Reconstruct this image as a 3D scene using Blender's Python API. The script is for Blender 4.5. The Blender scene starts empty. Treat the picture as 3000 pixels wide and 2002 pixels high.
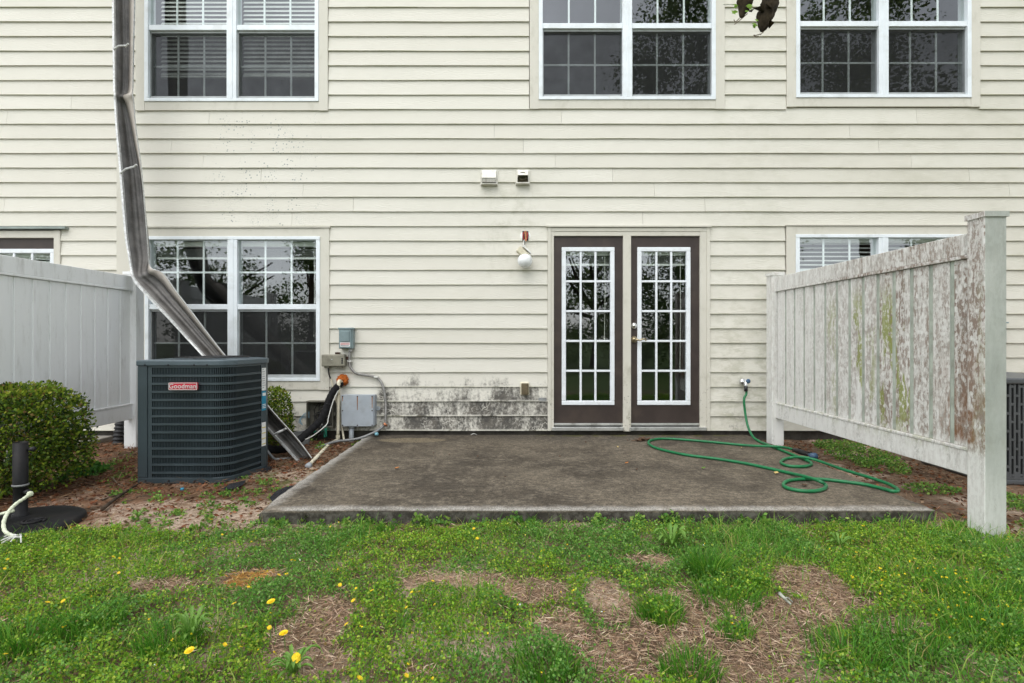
import bpy, bmesh, math, random
import numpy as np
from mathutils import Vector, Matrix
R = math.radians
random.seed(7)
rng = np.random.default_rng(7)
SC = bpy.context.scene
COL = SC.collection

# ------------------------------------------------------------------ camera, sky, sun, exposure
CAM_D = 5.9        # metres from the lens to the siding
CAM_H = 1.04       # lens height above the patio
FOC = 1600.0       # focal length in photograph pixels (3000 wide)
cam = bpy.data.cameras.new('camera')
cam.sensor_width = 36.0
cam.lens = 36.0 * FOC / 3000.0
cam.shift_x = 0.004
cam.shift_y = -0.003
cam.clip_start = 0.05
cam.clip_end = 600
cam_ob = bpy.data.objects.new('camera', cam)
cam_ob.location = (0, -CAM_D, CAM_H)
cam_ob.rotation_euler = (R(90), 0, 0)
COL.objects.link(cam_ob)
SC.camera = cam_ob

SUN_EL, SUN_AZ = 60.0, 205.0     # soft light through cloud, high, from behind the camera and a little left
world = bpy.data.worlds.new('World')
SC.world = world
world.use_nodes = True
wt = world.node_tree
wt.nodes.clear()
sky = wt.nodes.new('ShaderNodeTexSky')
sky.sky_type = 'NISHITA'
sky.sun_disc = False
sky.sun_elevation = R(SUN_EL)
sky.sun_rotation = R(SUN_AZ)
sky.air_density = 1.0
sky.dust_density = 0.8
sky.ozone_density = 1.0
hs = wt.nodes.new('ShaderNodeHueSaturation')
hs.inputs['Saturation'].default_value = 0.20
cl_tc = wt.nodes.new('ShaderNodeTexCoord')
cl_n = wt.nodes.new('ShaderNodeTexNoise')
cl_n.inputs['Scale'].default_value = 3.2
cl_n.inputs['Detail'].default_value = 6
cl_r = wt.nodes.new('ShaderNodeMapRange')
cl_r.inputs[1].default_value = 0.32
cl_r.inputs[2].default_value = 0.68
cl_r.inputs[3].default_value = 0.72
cl_r.inputs[4].default_value = 1.28
cl_m = wt.nodes.new('ShaderNodeVectorMath')
cl_m.operation = 'SCALE'
bg = wt.nodes.new('ShaderNodeBackground')
bg.inputs['Strength'].default_value = 0.15
wo = wt.nodes.new('ShaderNodeOutputWorld')
L = wt.links.new
L(sky.outputs[0], hs.inputs['Color'])
L(cl_tc.outputs['Generated'], cl_n.inputs['Vector'])
L(cl_n.outputs[0], cl_r.inputs[0])
L(hs.outputs[0], cl_m.inputs[0])
L(cl_r.outputs[0], cl_m.inputs['Scale'])
L(cl_m.outputs[0], bg.inputs['Color'])
L(bg.outputs[0], wo.inputs['Surface'])

sun = bpy.data.lights.new('sun', 'SUN')
sun.energy = 0.7
sun.angle = R(60)
sun.color = (1.0, 0.95, 0.87)
sun_ob = bpy.data.objects.new('sun', sun)
az, el = R(SUN_AZ), R(SUN_EL)
sdir = Vector((math.sin(az) * math.cos(el), math.cos(az) * math.cos(el), math.sin(el)))
sun_ob.rotation_euler = sdir.to_track_quat('Z', 'Y').to_euler()
COL.objects.link(sun_ob)

SC.view_settings.view_transform = 'Standard'
SC.view_settings.look = 'None'
SC.view_settings.exposure = 1.28
SC.view_settings.gamma = 1.0
SC.view_settings.use_curve_mapping = False
SC.cycles.max_bounces = 8
SC.cycles.transparent_max_bounces = 16
SC.cycles.use_denoising = True

# ------------------------------------------------------------------ survey helpers (photograph measure -> metres at a known distance)
def P(px, py, d=CAM_D):
    return Vector(((px - 1488) * d / FOC, d - CAM_D, CAM_H + (992 - py) * d / FOC))
def PX(px, d=CAM_D): return (px - 1488) * d / FOC
def PZ(py, d=CAM_D): return CAM_H + (992 - py) * d / FOC
GZ = -0.09
def G(px, py, z=GZ):
    d = (CAM_H - z) * FOC / (py - 992)
    return Vector(((px - 1488) * d / FOC, d - CAM_D, z))

# ------------------------------------------------------------------ material helpers
class NT:
    def __init__(s, name):
        s.m = bpy.data.materials.new(name)
        s.m.use_nodes = True
        s.t = s.m.node_tree
        s.t.nodes.clear()
        s.out = s.t.nodes.new('ShaderNodeOutputMaterial')
        s._pos = None
    def n(s, typ, **kw):
        nd = s.t.nodes.new(typ)
        for k, v in kw.items():
            setattr(nd, k, v)
        return nd
    def set(s, sock, v):
        if v is None:
            return
        if hasattr(v, 'links') or isinstance(v, bpy.types.NodeSocket):
            s.t.links.new(v, sock)
        else:
            if sock.type == 'RGBA' and len(v) == 3:
                v = (*v, 1)
            sock.default_value = v
    @property
    def pos(s):
        if s._pos is None:
            s._pos = s.n('ShaderNodeNewGeometry').outputs['Position']
        return s._pos
    def xyz(s, v=None):
        nd = s.n('ShaderNodeSeparateXYZ')
        s.set(nd.inputs[0], v or s.pos)
        return nd.outputs
    def scale(s, sc, v=None, off=None):
        nd = s.n('ShaderNodeMapping')
        s.set(nd.inputs['Vector'], v or s.pos)
        nd.inputs['Scale'].default_value = sc
        if off is not None:
            s.set(nd.inputs['Location'], off)
        return nd.outputs[0]
    def noise(s, scale=5, detail=4, rough=0.55, vec=None, dist=0.0):
        nd = s.n('ShaderNodeTexNoise')
        s.set(nd.inputs['Vector'], vec or s.pos)
        nd.inputs['Scale'].default_value = scale
        nd.inputs['Detail'].default_value = detail
        nd.inputs['Roughness'].default_value = rough
        nd.inputs['Distortion'].default_value = dist
        return nd.outputs[0]
    def voronoi(s, scale=5, feature='F1', vec=None, out=0, rnd=1.0):
        nd = s.n('ShaderNodeTexVoronoi', feature=feature)
        s.set(nd.inputs['Vector'], vec or s.pos)
        nd.inputs['Scale'].default_value = scale
        nd.inputs['Randomness'].default_value = rnd
        return nd.outputs[out]
    def math(s, op, a, b=0.0, c=None):
        nd = s.n('ShaderNodeMath', operation=op)
        s.set(nd.inputs[0], a)
        s.set(nd.inputs[1], b)
        if c is not None:
            s.set(nd.inputs[2], c)
        return nd.outputs[0]
    def mul(s, a, b): return s.math('MULTIPLY', a, b)
    def add(s, a, b): return s.math('ADD', a, b)
    def sub(s, a, b): return s.math('SUBTRACT', a, b)
    def mx(s, a, b): return s.math('MAXIMUM', a, b)
    def step(s, v, lo, hi, a=0.0, b=1.0):
        nd = s.n('ShaderNodeMapRange', interpolation_type='SMOOTHSTEP')
        s.set(nd.inputs[0], v)
        nd.inputs[1].default_value, nd.inputs[2].default_value = lo, hi
        nd.inputs[3].default_value, nd.inputs[4].default_value = a, b
        return nd.outputs[0]
    def band(s, v, lo, hi, soft):
        return s.mul(s.step(v, lo - soft, lo + soft), s.step(v, hi - soft, hi + soft, 1.0, 0.0))
    def mix(s, f, a, b):
        nd = s.n('ShaderNodeMix', data_type='RGBA')
        s.set(nd.inputs[0], f)
        s.set(nd.inputs[6], a)
        s.set(nd.inputs[7], b)
        return nd.outputs[2]
    def mulc(s, f, a, b):
        nd = s.n('ShaderNodeMix', data_type='RGBA', blend_type='MULTIPLY')
        s.set(nd.inputs[0], f)
        s.set(nd.inputs[6], a)
        s.set(nd.inputs[7], b)
        return nd.outputs[2]
    def rnd(s): return s.n('ShaderNodeObjectInfo').outputs['Random']
    def bump(s, h, strength=0.3, dist=0.01):
        nd = s.n('ShaderNodeBump')
        s.set(nd.inputs['Height'], h)
        nd.inputs['Strength'].default_value = strength
        nd.inputs['Distance'].default_value = dist
        return nd.outputs[0]
    def done(s, color, rough=0.6, metal=0.0, normal=None, spec=0.4, trans=None):
        b = s.n('ShaderNodeBsdfPrincipled')
        s.set(b.inputs['Base Color'], color)
        s.set(b.inputs['Roughness'], rough)
        s.set(b.inputs['Metallic'], metal)
        s.set(b.inputs['Specular IOR Level'], spec)
        if normal is not None:
            s.set(b.inputs['Normal'], normal)
        o = b.outputs[0]
        if trans is not None:
            tr = s.n('ShaderNodeBsdfTranslucent')
            s.set(tr.inputs['Color'], color)
            ms = s.n('ShaderNodeMixShader')
            ms.inputs[0].default_value = trans
            s.t.links.new(o, ms.inputs[1])
            s.t.links.new(tr.outputs[0], ms.inputs[2])
            o = ms.outputs[0]
        s.t.links.new(o, s.out.inputs[0])
        return s.m

def plain(name, col, rough=0.55, metal=0.0, var=0.12, scale=9.0, spec=0.4, bump=0.0, dirt=None, dirt_amt=0.5, dscale=5.0):
    t = NT(name)
    c = t.mix(t.step(t.noise(scale, 5, 0.6), 0.3, 0.7), tuple(v * (1 - var) for v in col), tuple(min(1, v * (1 + var)) for v in col))
    if dirt:
        c = t.mix(t.mul(t.step(t.noise(dscale, 6, 0.65), 0.48, 0.72), dirt_amt), c, dirt)
    nm = t.bump(t.noise(scale * 12, 3), bump, 0.004) if bump else None
    return t.done(c, rough, metal, nm, spec)

M = {}
PITCH = 42.6 * CAM_D / FOC       # exposure of one lap board, 0.157 m
Z0 = PZ(1261)                    # lower edge of the lowest board

def siding_material():
    t = NT('painted_siding')
    x, y, z = t.xyz()
    rv = t.rnd()
    base = t.mix(rv, (0.632, 0.612, 0.538), (0.672, 0.655, 0.584))
    # offset the grain board by board
    off = t.n('ShaderNodeCombineXYZ')
    t.set(off.inputs[0], t.mul(rv, 37.0)); t.set(off.inputs[1], t.mul(rv, 11.0)); t.set(off.inputs[2], t.mul(rv, 23.0))
    va = t.n('ShaderNodeVectorMath', operation='ADD')
    t.set(va.inputs[0], t.pos); t.set(va.inputs[1], off.outputs[0])
    gp = va.outputs[0]
    warp = t.noise(1.0, 3, 0.5, t.scale((2.2, 1, 9), gp))
    grain = t.math('SINE', t.add(t.mul(z, 520.0), t.mul(warp, 70.0)))
    grain = t.add(grain, t.mul(t.noise(1.0, 3, 0.6, t.scale((18, 10, 260), gp)), 1.6))
    # faint soiling all over, heavier to the right of the lamp and under it
    soft = t.step(t.noise(1.3, 6, 0.70, t.scale((1.0, 1, 2.4))), 0.42, 0.76)
    right = t.step(x, 0.6, 4.5, 0.30, 1.0)
    grime = t.mul(soft, t.mul(right, 0.30))
    lampx = t.band(x, -0.35, 0.4, 0.35)
    lampz = t.mul(t.band(z, 1.75, 2.75, 0.4), t.step(t.noise(7, 6, 0.7), 0.44, 0.70))
    grime = t.add(grime, t.mul(t.step(x, 0.8, 5.2), 0.17))
    grime = t.add(grime, t.mul(t.mul(lampx, lampz), 0.38))
    door_r = t.mul(t.band(x, 2.2, 3.0, 0.2), t.mul(t.step(z, 0.2, 2.2, 1.0, 0.25), t.step(t.noise(6, 6, 0.7, t.scale((1, 1, 2))), 0.42, 0.66)))
    grime = t.math('MINIMUM', t.add(grime, t.mul(door_r, 0.55)), 0.85)
    col = t.mix(grime, base, (0.34, 0.335, 0.245))
    # streaky top edge grime under the upper frame line
    # mildew band above the patio: black growth, snail tracks eaten through it, drip edges clean
    fr = t.math('FRACT', t.math('DIVIDE', t.sub(z, Z0), PITCH))
    wob = t.mul(t.sub(t.noise(3.0, 3), 0.5), 0.22)
    zz = t.add(z, wob)
    hgt = t.step(zz, 0.28, 0.92, 1.0, 0.0)
    reg = t.mul(t.band(x, PX(1105), PX(1622), 0.10), hgt)
    left_reg = t.mul(t.mul(t.band(x, PX(620), PX(1120), 0.15), t.step(zz, 0.10, 0.66, 1.0, 0.0)), 0.72)
    right_reg = t.mul(t.mul(t.band(x, PX(2090), PX(2300), 0.08), t.step(zz, 0.02, 0.60, 1.0, 0.0)), 0.56)
    far_reg = t.mul(t.mul(t.band(x, PX(150), PX(420), 0.2), t.step(zz, 0.0, 0.4, 1.0, 0.0)), 0.4)
    amount = t.mx(t.mx(reg, left_reg), t.mx(right_reg, far_reg))
    streak = t.noise(1.0, 4, 0.55, t.scale((5.0, 1, 1.1), gp))
    fine = t.noise(1.0, 6, 0.75, t.scale((34, 10, 26)))
    val = t.add(streak, t.mul(t.sub(fine, 0.5), 0.85))
    thr = t.sub(0.86, t.mul(amount, 0.50))
    dlt = t.sub(val, thr)
    mil = t.step(dlt, -0.12, 0.24)
    mil = t.mul(mil, t.step(amount, 0.03, 0.30, 0.0, 1.0))
    mil = t.mul(mil, t.step(amount, 0.10, 0.80, 0.34, 1.0))
    edge = t.mx(t.step(fr, 0.02, 0.16, 0.30, 1.0), t.step(t.noise(6.0, 3), 0.48, 0.62))
    mil = t.mul(mil, edge)
    wv = t.n('ShaderNodeTexNoise')
    wv.inputs['Scale'].default_value = 9.0
    t.set(wv.inputs['Vector'], t.pos)
    sv = t.n('ShaderNodeVectorMath', operation='SCALE')
    t.set(sv.inputs[0], wv.outputs['Color']); sv.inputs['Scale'].default_value = 0.22
    wa = t.n('ShaderNodeVectorMath', operation='ADD')
    t.set(wa.inputs[0], t.pos); t.set(wa.inputs[1], sv.outputs[0])
    track = t.step(t.voronoi(13, 'DISTANCE_TO_EDGE', wa.outputs[0]), 0.015, 0.05, 1.0, 0.0)
    track = t.mul(track, t.step(t.noise(4.2, 3), 0.50, 0.60))
    mil = t.mul(mil, t.sub(1.0, t.mul(track, 0.70)))
    dark = t.mix(t.step(t.noise(9.0, 5, 0.7), 0.35, 0.65), (0.020, 0.019, 0.018), (0.085, 0.075, 0.062))
    col = t.mix(t.mul(mil, 0.93), col, dark)
    # grey lichen specks under the upper left window
    vs = t.voronoi(30, 'F1')
    reg_l = t.mul(t.band(x, PX(640), PX(930), 0.22), t.band(z, PZ(690), PZ(340), 0.08))
    sp = t.mul(t.step(vs, 0.18, 0.28, 1.0, 0.0), t.mul(reg_l, t.step(t.noise(5.5, 2), 0.50, 0.56)))
    vs2 = t.mul(t.step(t.voronoi(85, 'F1'), 0.16, 0.26, 1.0, 0.0), t.mul(reg_l, t.step(t.noise(4.1, 2), 0.52, 0.60)))
    col = t.mix(t.mul(t.mx(sp, vs2), 0.8), col, (0.20, 0.235, 0.225))
    # greenish line of algae along the drip edges
    alg = t.mul(t.step(fr, 0.0, 0.055, 1.0, 0.0), t.step(t.noise(2.1, 4), 0.38, 0.62))
    col = t.mix(t.mul(alg, 0.40), col, (0.30, 0.32, 0.14))
    return t.done(col, 0.62, 0, t.bump(grain, 0.16, 0.004), 0.3)
M['siding'] = siding_material()

def trim_material():
    t = NT('painted_trim')
    x, y, z = t.xyz()
    col = t.mix(t.noise(2.2, 5), (0.575, 0.553, 0.475), (0.635, 0.616, 0.545))
    d1 = t.step(t.noise(1.0, 6, 0.7, t.scale((9, 9, 5))), 0.50, 0.74)
    low = t.step(z, 0.2, 1.0, 1.0, 0.28)
    col = t.mix(t.mul(t.mul(d1, low), 0.75), col, (0.25, 0.235, 0.155))
    spots = t.mul(t.step(t.noise(34, 4, 0.7), 0.60, 0.68), t.mul(t.step(z, 0.35, 0.7, 1.0, 0.0), 0.8))
    col = t.mix(spots, col, (0.09, 0.08, 0.06))
    return t.done(col, 0.55, 0, t.bump(t.noise(1, 4, 0.6, t.scale((60, 60, 60))), 0.06, 0.003), 0.35)
M['trim'] = trim_material()
M['vinyl'] = plain('white_vinyl_window', (0.74, 0.79, 0.82), 0.35, 0, 0.05, 4, 0.45, 0, (0.45, 0.46, 0.42), 0.35)
M['grid'] = plain('white_window_grid', (0.80, 0.83, 0.84), 0.4, 0, 0.03, 6)
M['sash_rail'] = plain('grey_sash_rail', (0.36, 0.38, 0.38), 0.45, 0, 0.12, 8)
M['door'] = plain('brown_door_paint', (0.046, 0.034, 0.030), 0.42, 0, 0.14, 5, 0.4, 0, (0.085, 0.062, 0.045), 0.35, 2.5)
M['lite'] = plain('white_door_lite', (0.76, 0.80, 0.83), 0.4, 0, 0.04, 6, 0.4, 0, (0.30, 0.29, 0.27), 0.22, 9)
M['alu'] = plain('aluminium_sill', (0.60, 0.61, 0.59), 0.35, 0.7, 0.12, 8, 0.5, 0, (0.10, 0.09, 0.07), 0.6, 9)
M['brass'] = plain('worn_brass', (0.42, 0.35, 0.22), 0.28, 0.9, 0.2, 20)
M['nickel'] = plain('nickel_lock', (0.62, 0.62, 0.58), 0.22, 0.95, 0.1, 20)
M['chrome'] = plain('chrome_tap', (0.70, 0.71, 0.72), 0.15, 0.95, 0.08, 30)
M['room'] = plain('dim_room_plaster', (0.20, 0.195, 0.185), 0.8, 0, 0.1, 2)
M['blind'] = plain('white_blind', (0.78, 0.79, 0.76), 0.5, 0, 0.04, 5)
M['cord'] = plain('pale_cord', (0.75, 0.75, 0.68), 0.7)

def glass_material():
    t = NT('window_glass')
    tr = t.n('ShaderNodeBsdfTransparent'); tr.inputs[0].default_value = (0.86, 0.90, 0.88, 1)
    gl = t.n('ShaderNodeBsdfGlossy'); gl.inputs['Roughness'].default_value = 0.0
    gl.inputs['Color'].default_value = (0.95, 0.98, 1.0, 1)
    # reflectance of a double pane, the same from both sides (Schlick)
    ge = t.n('ShaderNodeNewGeometry')
    dt = t.n('ShaderNodeVectorMath', operation='DOT_PRODUCT')
    t.set(dt.inputs[0], ge.outputs['Incoming']); t.set(dt.inputs[1], ge.outputs['Normal'])
    cs = t.math('ABSOLUTE', dt.outputs['Value'])
    sch = t.math('POWER', t.sub(1.0, cs), 5.0)
    refl = t.add(0.125, t.mul(sch, 0.85))
    t.set(gl.inputs['Normal'], t.bump(t.noise(2.2, 2), 0.06, 0.01))
    ms = t.n('ShaderNodeMixShader')
    t.set(ms.inputs[0], refl); t.set(ms.inputs[1], tr.outputs[0]); t.set(ms.inputs[2], gl.outputs[0])
    t.t.links.new(ms.outputs[0], t.out.inputs[0])
    return t.m
M['glass'] = glass_material()
def screen_material():
    t = NT('insect_screen')
    tr = t.n('ShaderNodeBsdfTransparent')
    df = t.n('ShaderNodeBsdfDiffuse'); df.inputs[0].default_value = (0.035, 0.036, 0.036, 1)
    ms = t.n('ShaderNodeMixShader')
    t.set(ms.inputs[0], t.step(t.noise(7, 3), 0.2, 0.8, 0.46, 0.58))
    t.set(ms.inputs[1], tr.outputs[0]); t.set(ms.inputs[2], df.outputs[0])
    t.t.links.new(ms.outputs[0], t.out.inputs[0])
    return t.m
M['screen'] = screen_material()

def concrete_material():
    t = NT('weathered_concrete')
    x, y, z = t.xyz()
    big = t.step(t.noise(1.1, 6, 0.62), 0.34, 0.68)
    col = t.mix(big, (0.062, 0.052, 0.040), (0.150, 0.128, 0.098))
    col = t.mix(t.mul(t.step(t.noise(5.5, 6, 0.7), 0.45, 0.70), 0.55), col, (0.205, 0.178, 0.140))
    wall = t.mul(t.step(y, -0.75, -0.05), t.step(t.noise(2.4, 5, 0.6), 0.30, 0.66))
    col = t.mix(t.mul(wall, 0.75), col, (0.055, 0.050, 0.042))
    # pale wet ring by the siding corner and dirt fan at the door
    rx = t.math('DIVIDE', t.sub(x, -0.98), 0.36); ry = t.math('DIVIDE', t.sub(y, -0.32), 0.13)
    rr = t.math('SQRT', t.add(t.mul(rx, rx), t.mul(ry, ry)))
    rr = t.add(rr, t.mul(t.sub(t.noise(6, 3), 0.5), 0.35))
    col = t.mix(t.mul(t.step(rr, 0.85, 1.05, 1.0, 0.0), 0.6), col, (0.22, 0.185, 0.125))
    fine = t.noise(75, 4, 0.7)
    col = t.mulc(0.9, col, t.mix(t.step(fine, 0.30, 0.70), (0.42, 0.42, 0.42), (1.40, 1.38, 1.34)))
    mot = t.noise(22, 5, 0.72)
    col = t.mulc(0.8, col, t.mix(t.step(mot, 0.34, 0.66), (0.62, 0.62, 0.62), (1.28, 1.26, 1.22)))
    # worn, paler exposed aggregate along the front lip and the left edge
    e1 = t.step(t.add(y, t.mul(t.sub(t.noise(9, 5, 0.7), 0.5), 0.14)), -2.585, -2.475, 1.0, 0.0)
    e2 = t.step(t.add(x, t.mul(t.sub(t.noise(9, 5, 0.7), 0.5), 0.16)), -1.52, -1.40, 1.0, 0.0)
    top = t.step(z, -0.018, -0.004)
    col = t.mix(t.mul(t.mul(t.mx(e1, e2), top), 0.75), col, t.mix(t.step(t.noise(110, 3), 0.4, 0.6), (0.26, 0.25, 0.225), (0.52, 0.50, 0.46)))
    # front face: dark with damp growth
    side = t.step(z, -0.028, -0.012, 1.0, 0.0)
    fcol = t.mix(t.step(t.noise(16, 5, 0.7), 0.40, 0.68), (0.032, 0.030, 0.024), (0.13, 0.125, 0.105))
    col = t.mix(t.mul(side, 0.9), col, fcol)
    # moss strip against the sill
    moss = t.mul(t.mul(t.step(y, -0.15, -0.04), t.band(x, 0.45, 2.3, 0.3)), t.step(t.noise(9, 5, 0.7), 0.46, 0.58))
    col = t.mix(t.mul(moss, 0.9), col, (0.085, 0.085, 0.018))
    h = t.add(t.mul(fine, 0.5), t.noise(24, 4, 0.65))
    return t.done(col, t.step(t.noise(3, 4), 0.3, 0.7, 0.72, 0.92), 0, t.bump(h, 0.5, 0.006), 0.25)
M['concrete'] = concrete_material()
M['old_concrete'] = plain('grey_old_concrete', (0.22, 0.205, 0.18), 0.85, 0, 0.3, 7, 0.2, 0.4)
M['foundation'] = plain('dark_damp_foundation', (0.055, 0.050, 0.042), 0.9, 0, 0.4, 6, 0.2, 0.5)

def soil_material():
    t = NT('soil_and_sand')
    x, y, z = t.xyz()
    n1 = t.noise(1.7, 6, 0.62)
    n2 = t.noise(7.0, 6, 0.66)
    soil = t.mix(t.step(n2, 0.36, 0.66), (0.085, 0.056, 0.036), (0.215, 0.150, 0.100))
    sand = t.mix(t.step(t.noise(30, 5, 0.7), 0.35, 0.65), (0.29, 0.215, 0.155), (0.50, 0.40, 0.315))
    col = t.mix(t.step(n1, 0.52, 0.64), soil, sand)
    # sandy apron between the cooling unit, the slab and the lawn
    sx = t.mul(t.band(x, -2.6, -1.45, 0.25), t.band(y, -2.75, -2.05, 0.15))
    sx2 = t.mul(t.band(x, -2.75, -2.35, 0.12), t.band(y, -2.45, -2.15, 0.1))
    sx3 = t.mul(t.band(x, 2.45, 3.8, 0.15), t.band(y, -3.1, -2.55, 0.15))
    sm = t.mx(t.mx(sx, sx2), sx3)
    sm = t.step(t.add(sm, t.mul(t.sub(n2, 0.5), 1.3)), 0.40, 0.75)
    col = t.mix(t.mul(sm, 0.9), col, sand)
    # red bark mulch, left bed
    mx_ = t.mul(t.band(x, -4.2, -2.2, 0.25), t.band(y, -2.75, -0.2, 0.25))
    col = t.mix(t.mul(t.mul(mx_, t.step(n2, 0.42, 0.60)), 0.65), col, (0.175, 0.075, 0.035))
    mm = t.mul(t.mul(t.band(x, -2.0, -1.5, 0.1), t.band(y, -1.75, -1.0, 0.15)), t.step(t.noise(6, 5), 0.46, 0.60))
    col = t.mix(t.mul(mm, 0.8), col, (0.07, 0.085, 0.015))
    fine = t.noise(120, 4, 0.7)
    col = t.mulc(0.8, col, t.mix(t.step(fine, 0.3, 0.7), (0.62, 0.6, 0.58), (1.2, 1.2, 1.2)))
    far = t.step(y, -6.4, -5.0, 1.0, 0.0)
    col = t.mix(far, col, t.mix(t.step(n1, 0.3, 0.7), (0.05, 0.10, 0.022), (0.10, 0.14, 0.04)))
    return t.done(col, 0.95, 0, t.bump(t.add(fine, t.mul(n2, 2.0)), 0.6, 0.012), 0.15)
M['soil'] = soil_material()

def vinyl_fence_material(name, dirty):
    t = NT(name)
    x, y, z = t.xyz()
    rv = t.rnd()
    off = t.n('ShaderNodeCombineXYZ')
    t.set(off.inputs[0], t.mul(rv, 31.0)); t.set(off.inputs[1], t.mul(rv, 17.0)); t.set(off.inputs[2], t.mul(rv, 53.0))
    va = t.n('ShaderNodeVectorMath', operation='ADD')
    t.set(va.inputs[0], t.pos); t.set(va.inputs[1], off.outputs[0])
    gp = va.outputs[0]
    if not dirty:
        col = t.mix(t.noise(1.0, 5, 0.6, t.scale((3, 3, 0.8), gp)), (0.72, 0.735, 0.73), (0.82, 0.83, 0.83))
        st = t.step(t.noise(1.0, 6, 0.7, t.scale((16, 16, 3), gp)), 0.50, 0.74)
        col = t.mix(t.mul(st, t.add(0.15, t.mul(rv, 0.30))), col, (0.33, 0.32, 0.28))
        gr = t.mul(t.step(t.noise(1.0, 6, 0.75, t.scale((60, 60, 30), gp)), 0.55, 0.70), t.step(t.noise(1.0, 4, 0.6, t.scale((5, 5, 2), gp)), 0.45, 0.65))
        col = t.mix(t.mul(gr, 0.35), col, (0.22, 0.19, 0.15))
        return t.done(col, 0.45, 0, None, 0.35)
    col = t.mix(t.noise(1.0, 4, 0.6, t.scale((4, 4, 1.2), gp)), (0.72, 0.715, 0.68), (0.81, 0.81, 0.78))
    back = t.step(y, -2.2, -0.5, 1.0, 0.18)          # growth thins out towards the house
    # brown mould: film of specks with clean round islands
    film = t.step(t.noise(1.0, 5, 0.62, t.scale((10, 10, 1.0), gp)), 0.28, 0.56)
    speck = t.step(t.noise(1.0, 6, 0.82, t.scale((44, 44, 15), gp)), 0.44, 0.56)
    isl = t.step(t.voronoi(24, 'SMOOTH_F1', gp), 0.24, 0.34)
    edge_hi = t.step(rv, 0.10, 0.80, 0.55, 1.0)
    br = t.mul(t.mul(film, t.add(t.mul(speck, 0.80), 0.22)), t.mul(t.add(0.35, t.mul(isl, 0.65)), t.mul(edge_hi, back)))
    pk = t.math('FRACT', t.math('DIVIDE', t.add(y, 2.7175), 0.16764))
    eg = t.step(t.math('ABSOLUTE', t.sub(pk, 0.5)), 0.26, 0.46)
    eg = t.mul(eg, t.step(t.noise(1.0, 5, 0.7, t.scale((30, 30, 7), gp)), 0.36, 0.60))
    tp = t.mul(t.step(z, 1.15, 1.5), t.step(t.noise(1.0, 5, 0.7, t.scale((26, 26, 5), gp)), 0.40, 0.62))
    br = t.mx(br, t.mul(t.mul(t.mx(eg, t.mul(tp, 0.8)), t.add(0.3, t.mul(speck, 0.5))), t.add(0.25, t.mul(back, 0.75))))
    br = t.mul(br, t.step(z, 0.33, 0.46, 0.18, 1.0))
    col = t.mix(t.math('MINIMUM', t.mul(br, 1.30), 0.9), col, t.mix(t.noise(3.0, 4), (0.15, 0.095, 0.065), (0.25, 0.175, 0.13)))
    # rusty lower corner by the front post
    ru = t.mul(t.mul(t.step(y, -2.55, -2.35, 1.0, 0.0), t.step(z, 0.35, 1.25, 1.0, 0.0)), t.step(t.noise(1.0, 4, 0.65, t.scale((20, 20, 8), gp)), 0.40, 0.62))
    ru = t.mul(ru, t.step(z, 0.40, 0.46))
    col = t.mix(t.mul(ru, 0.85), col, (0.20, 0.085, 0.03))
    # grey film
    gf = t.mul(t.step(t.noise(1.0, 5, 0.7, t.scale((22, 22, 4), gp)), 0.46, 0.66), t.step(t.noise(1.0, 6, 0.8, t.scale((70, 70, 40), gp)), 0.42, 0.60))
    col = t.mix(t.mul(gf, 0.6), col, (0.30, 0.295, 0.26))
    # green algae in torn patches down some boards
    ga = t.step(t.noise(1.0, 4, 0.6, t.scale((9, 9, 1.6), gp)), 0.50, 0.56)
    gb = t.step(t.noise(1.0, 6, 0.7, t.scale((38, 38, 22), gp)), 0.42, 0.50)
    gz = t.mul(t.band(z, 0.42, 1.35, 0.15), t.step(t.math('FRACT', t.mul(rv, 7.31)), 0.35, 0.60))
    green = t.mul(t.mul(ga, gb), gz)
    col = t.mix(t.mul(green, 0.9), col, t.mix(t.noise(12, 3), (0.19, 0.22, 0.045), (0.30, 0.33, 0.09)))
    # faces turned to the lawn are set to a darker, even grey green
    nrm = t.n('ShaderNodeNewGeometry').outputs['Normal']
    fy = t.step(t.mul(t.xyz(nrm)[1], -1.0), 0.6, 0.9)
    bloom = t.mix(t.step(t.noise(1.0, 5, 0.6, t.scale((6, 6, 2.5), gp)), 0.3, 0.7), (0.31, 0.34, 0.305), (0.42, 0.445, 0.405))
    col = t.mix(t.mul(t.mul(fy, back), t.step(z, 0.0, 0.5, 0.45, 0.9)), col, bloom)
    return t.done(col, 0.55, 0, None, 0.3)
M['fence_clean'] = vinyl_fence_material('white_vinyl_fence', False)
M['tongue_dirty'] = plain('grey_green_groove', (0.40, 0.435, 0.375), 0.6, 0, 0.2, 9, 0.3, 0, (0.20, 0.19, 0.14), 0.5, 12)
M['fence_dirty'] = vinyl_fence_material('mouldy_vinyl_fence', True)

def leaf_material(name, trans=0.35, rough=0.55):
    t = NT(name)
    at = t.n('ShaderNodeAttribute'); at.attribute_name = 'tint'
    c = t.mulc(0.5, at.outputs['Color'], t.mix(t.noise(40, 2), (0.7, 0.7, 0.7), (1.3, 1.3, 1.3)))
    return t.done(c, rough, 0, None, 0.3, trans)
M['leaf'] = leaf_material('green_leaf', 0.35)
M['dry'] = leaf_material('dry_straw', 0.10, 0.8)
M['bark'] = plain('rough_bark', (0.055, 0.040, 0.028), 0.95, 0, 0.5, 14, 0.2, 0.8)
M['twig'] = plain('grey_brown_twig', (0.16, 0.125, 0.09), 0.9, 0, 0.35, 20, 0.2, 0.4)
M['pale_twig'] = plain('lichen_grey_stick', (0.30, 0.31, 0.26), 0.9, 0, 0.5, 40, 0.2, 0.4)
M['ac_paint'] = plain('dark_slate_ac_paint', (0.040, 0.057, 0.066), 0.36, 0.1, 0.12, 4, 0.5, 0.05)
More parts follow.
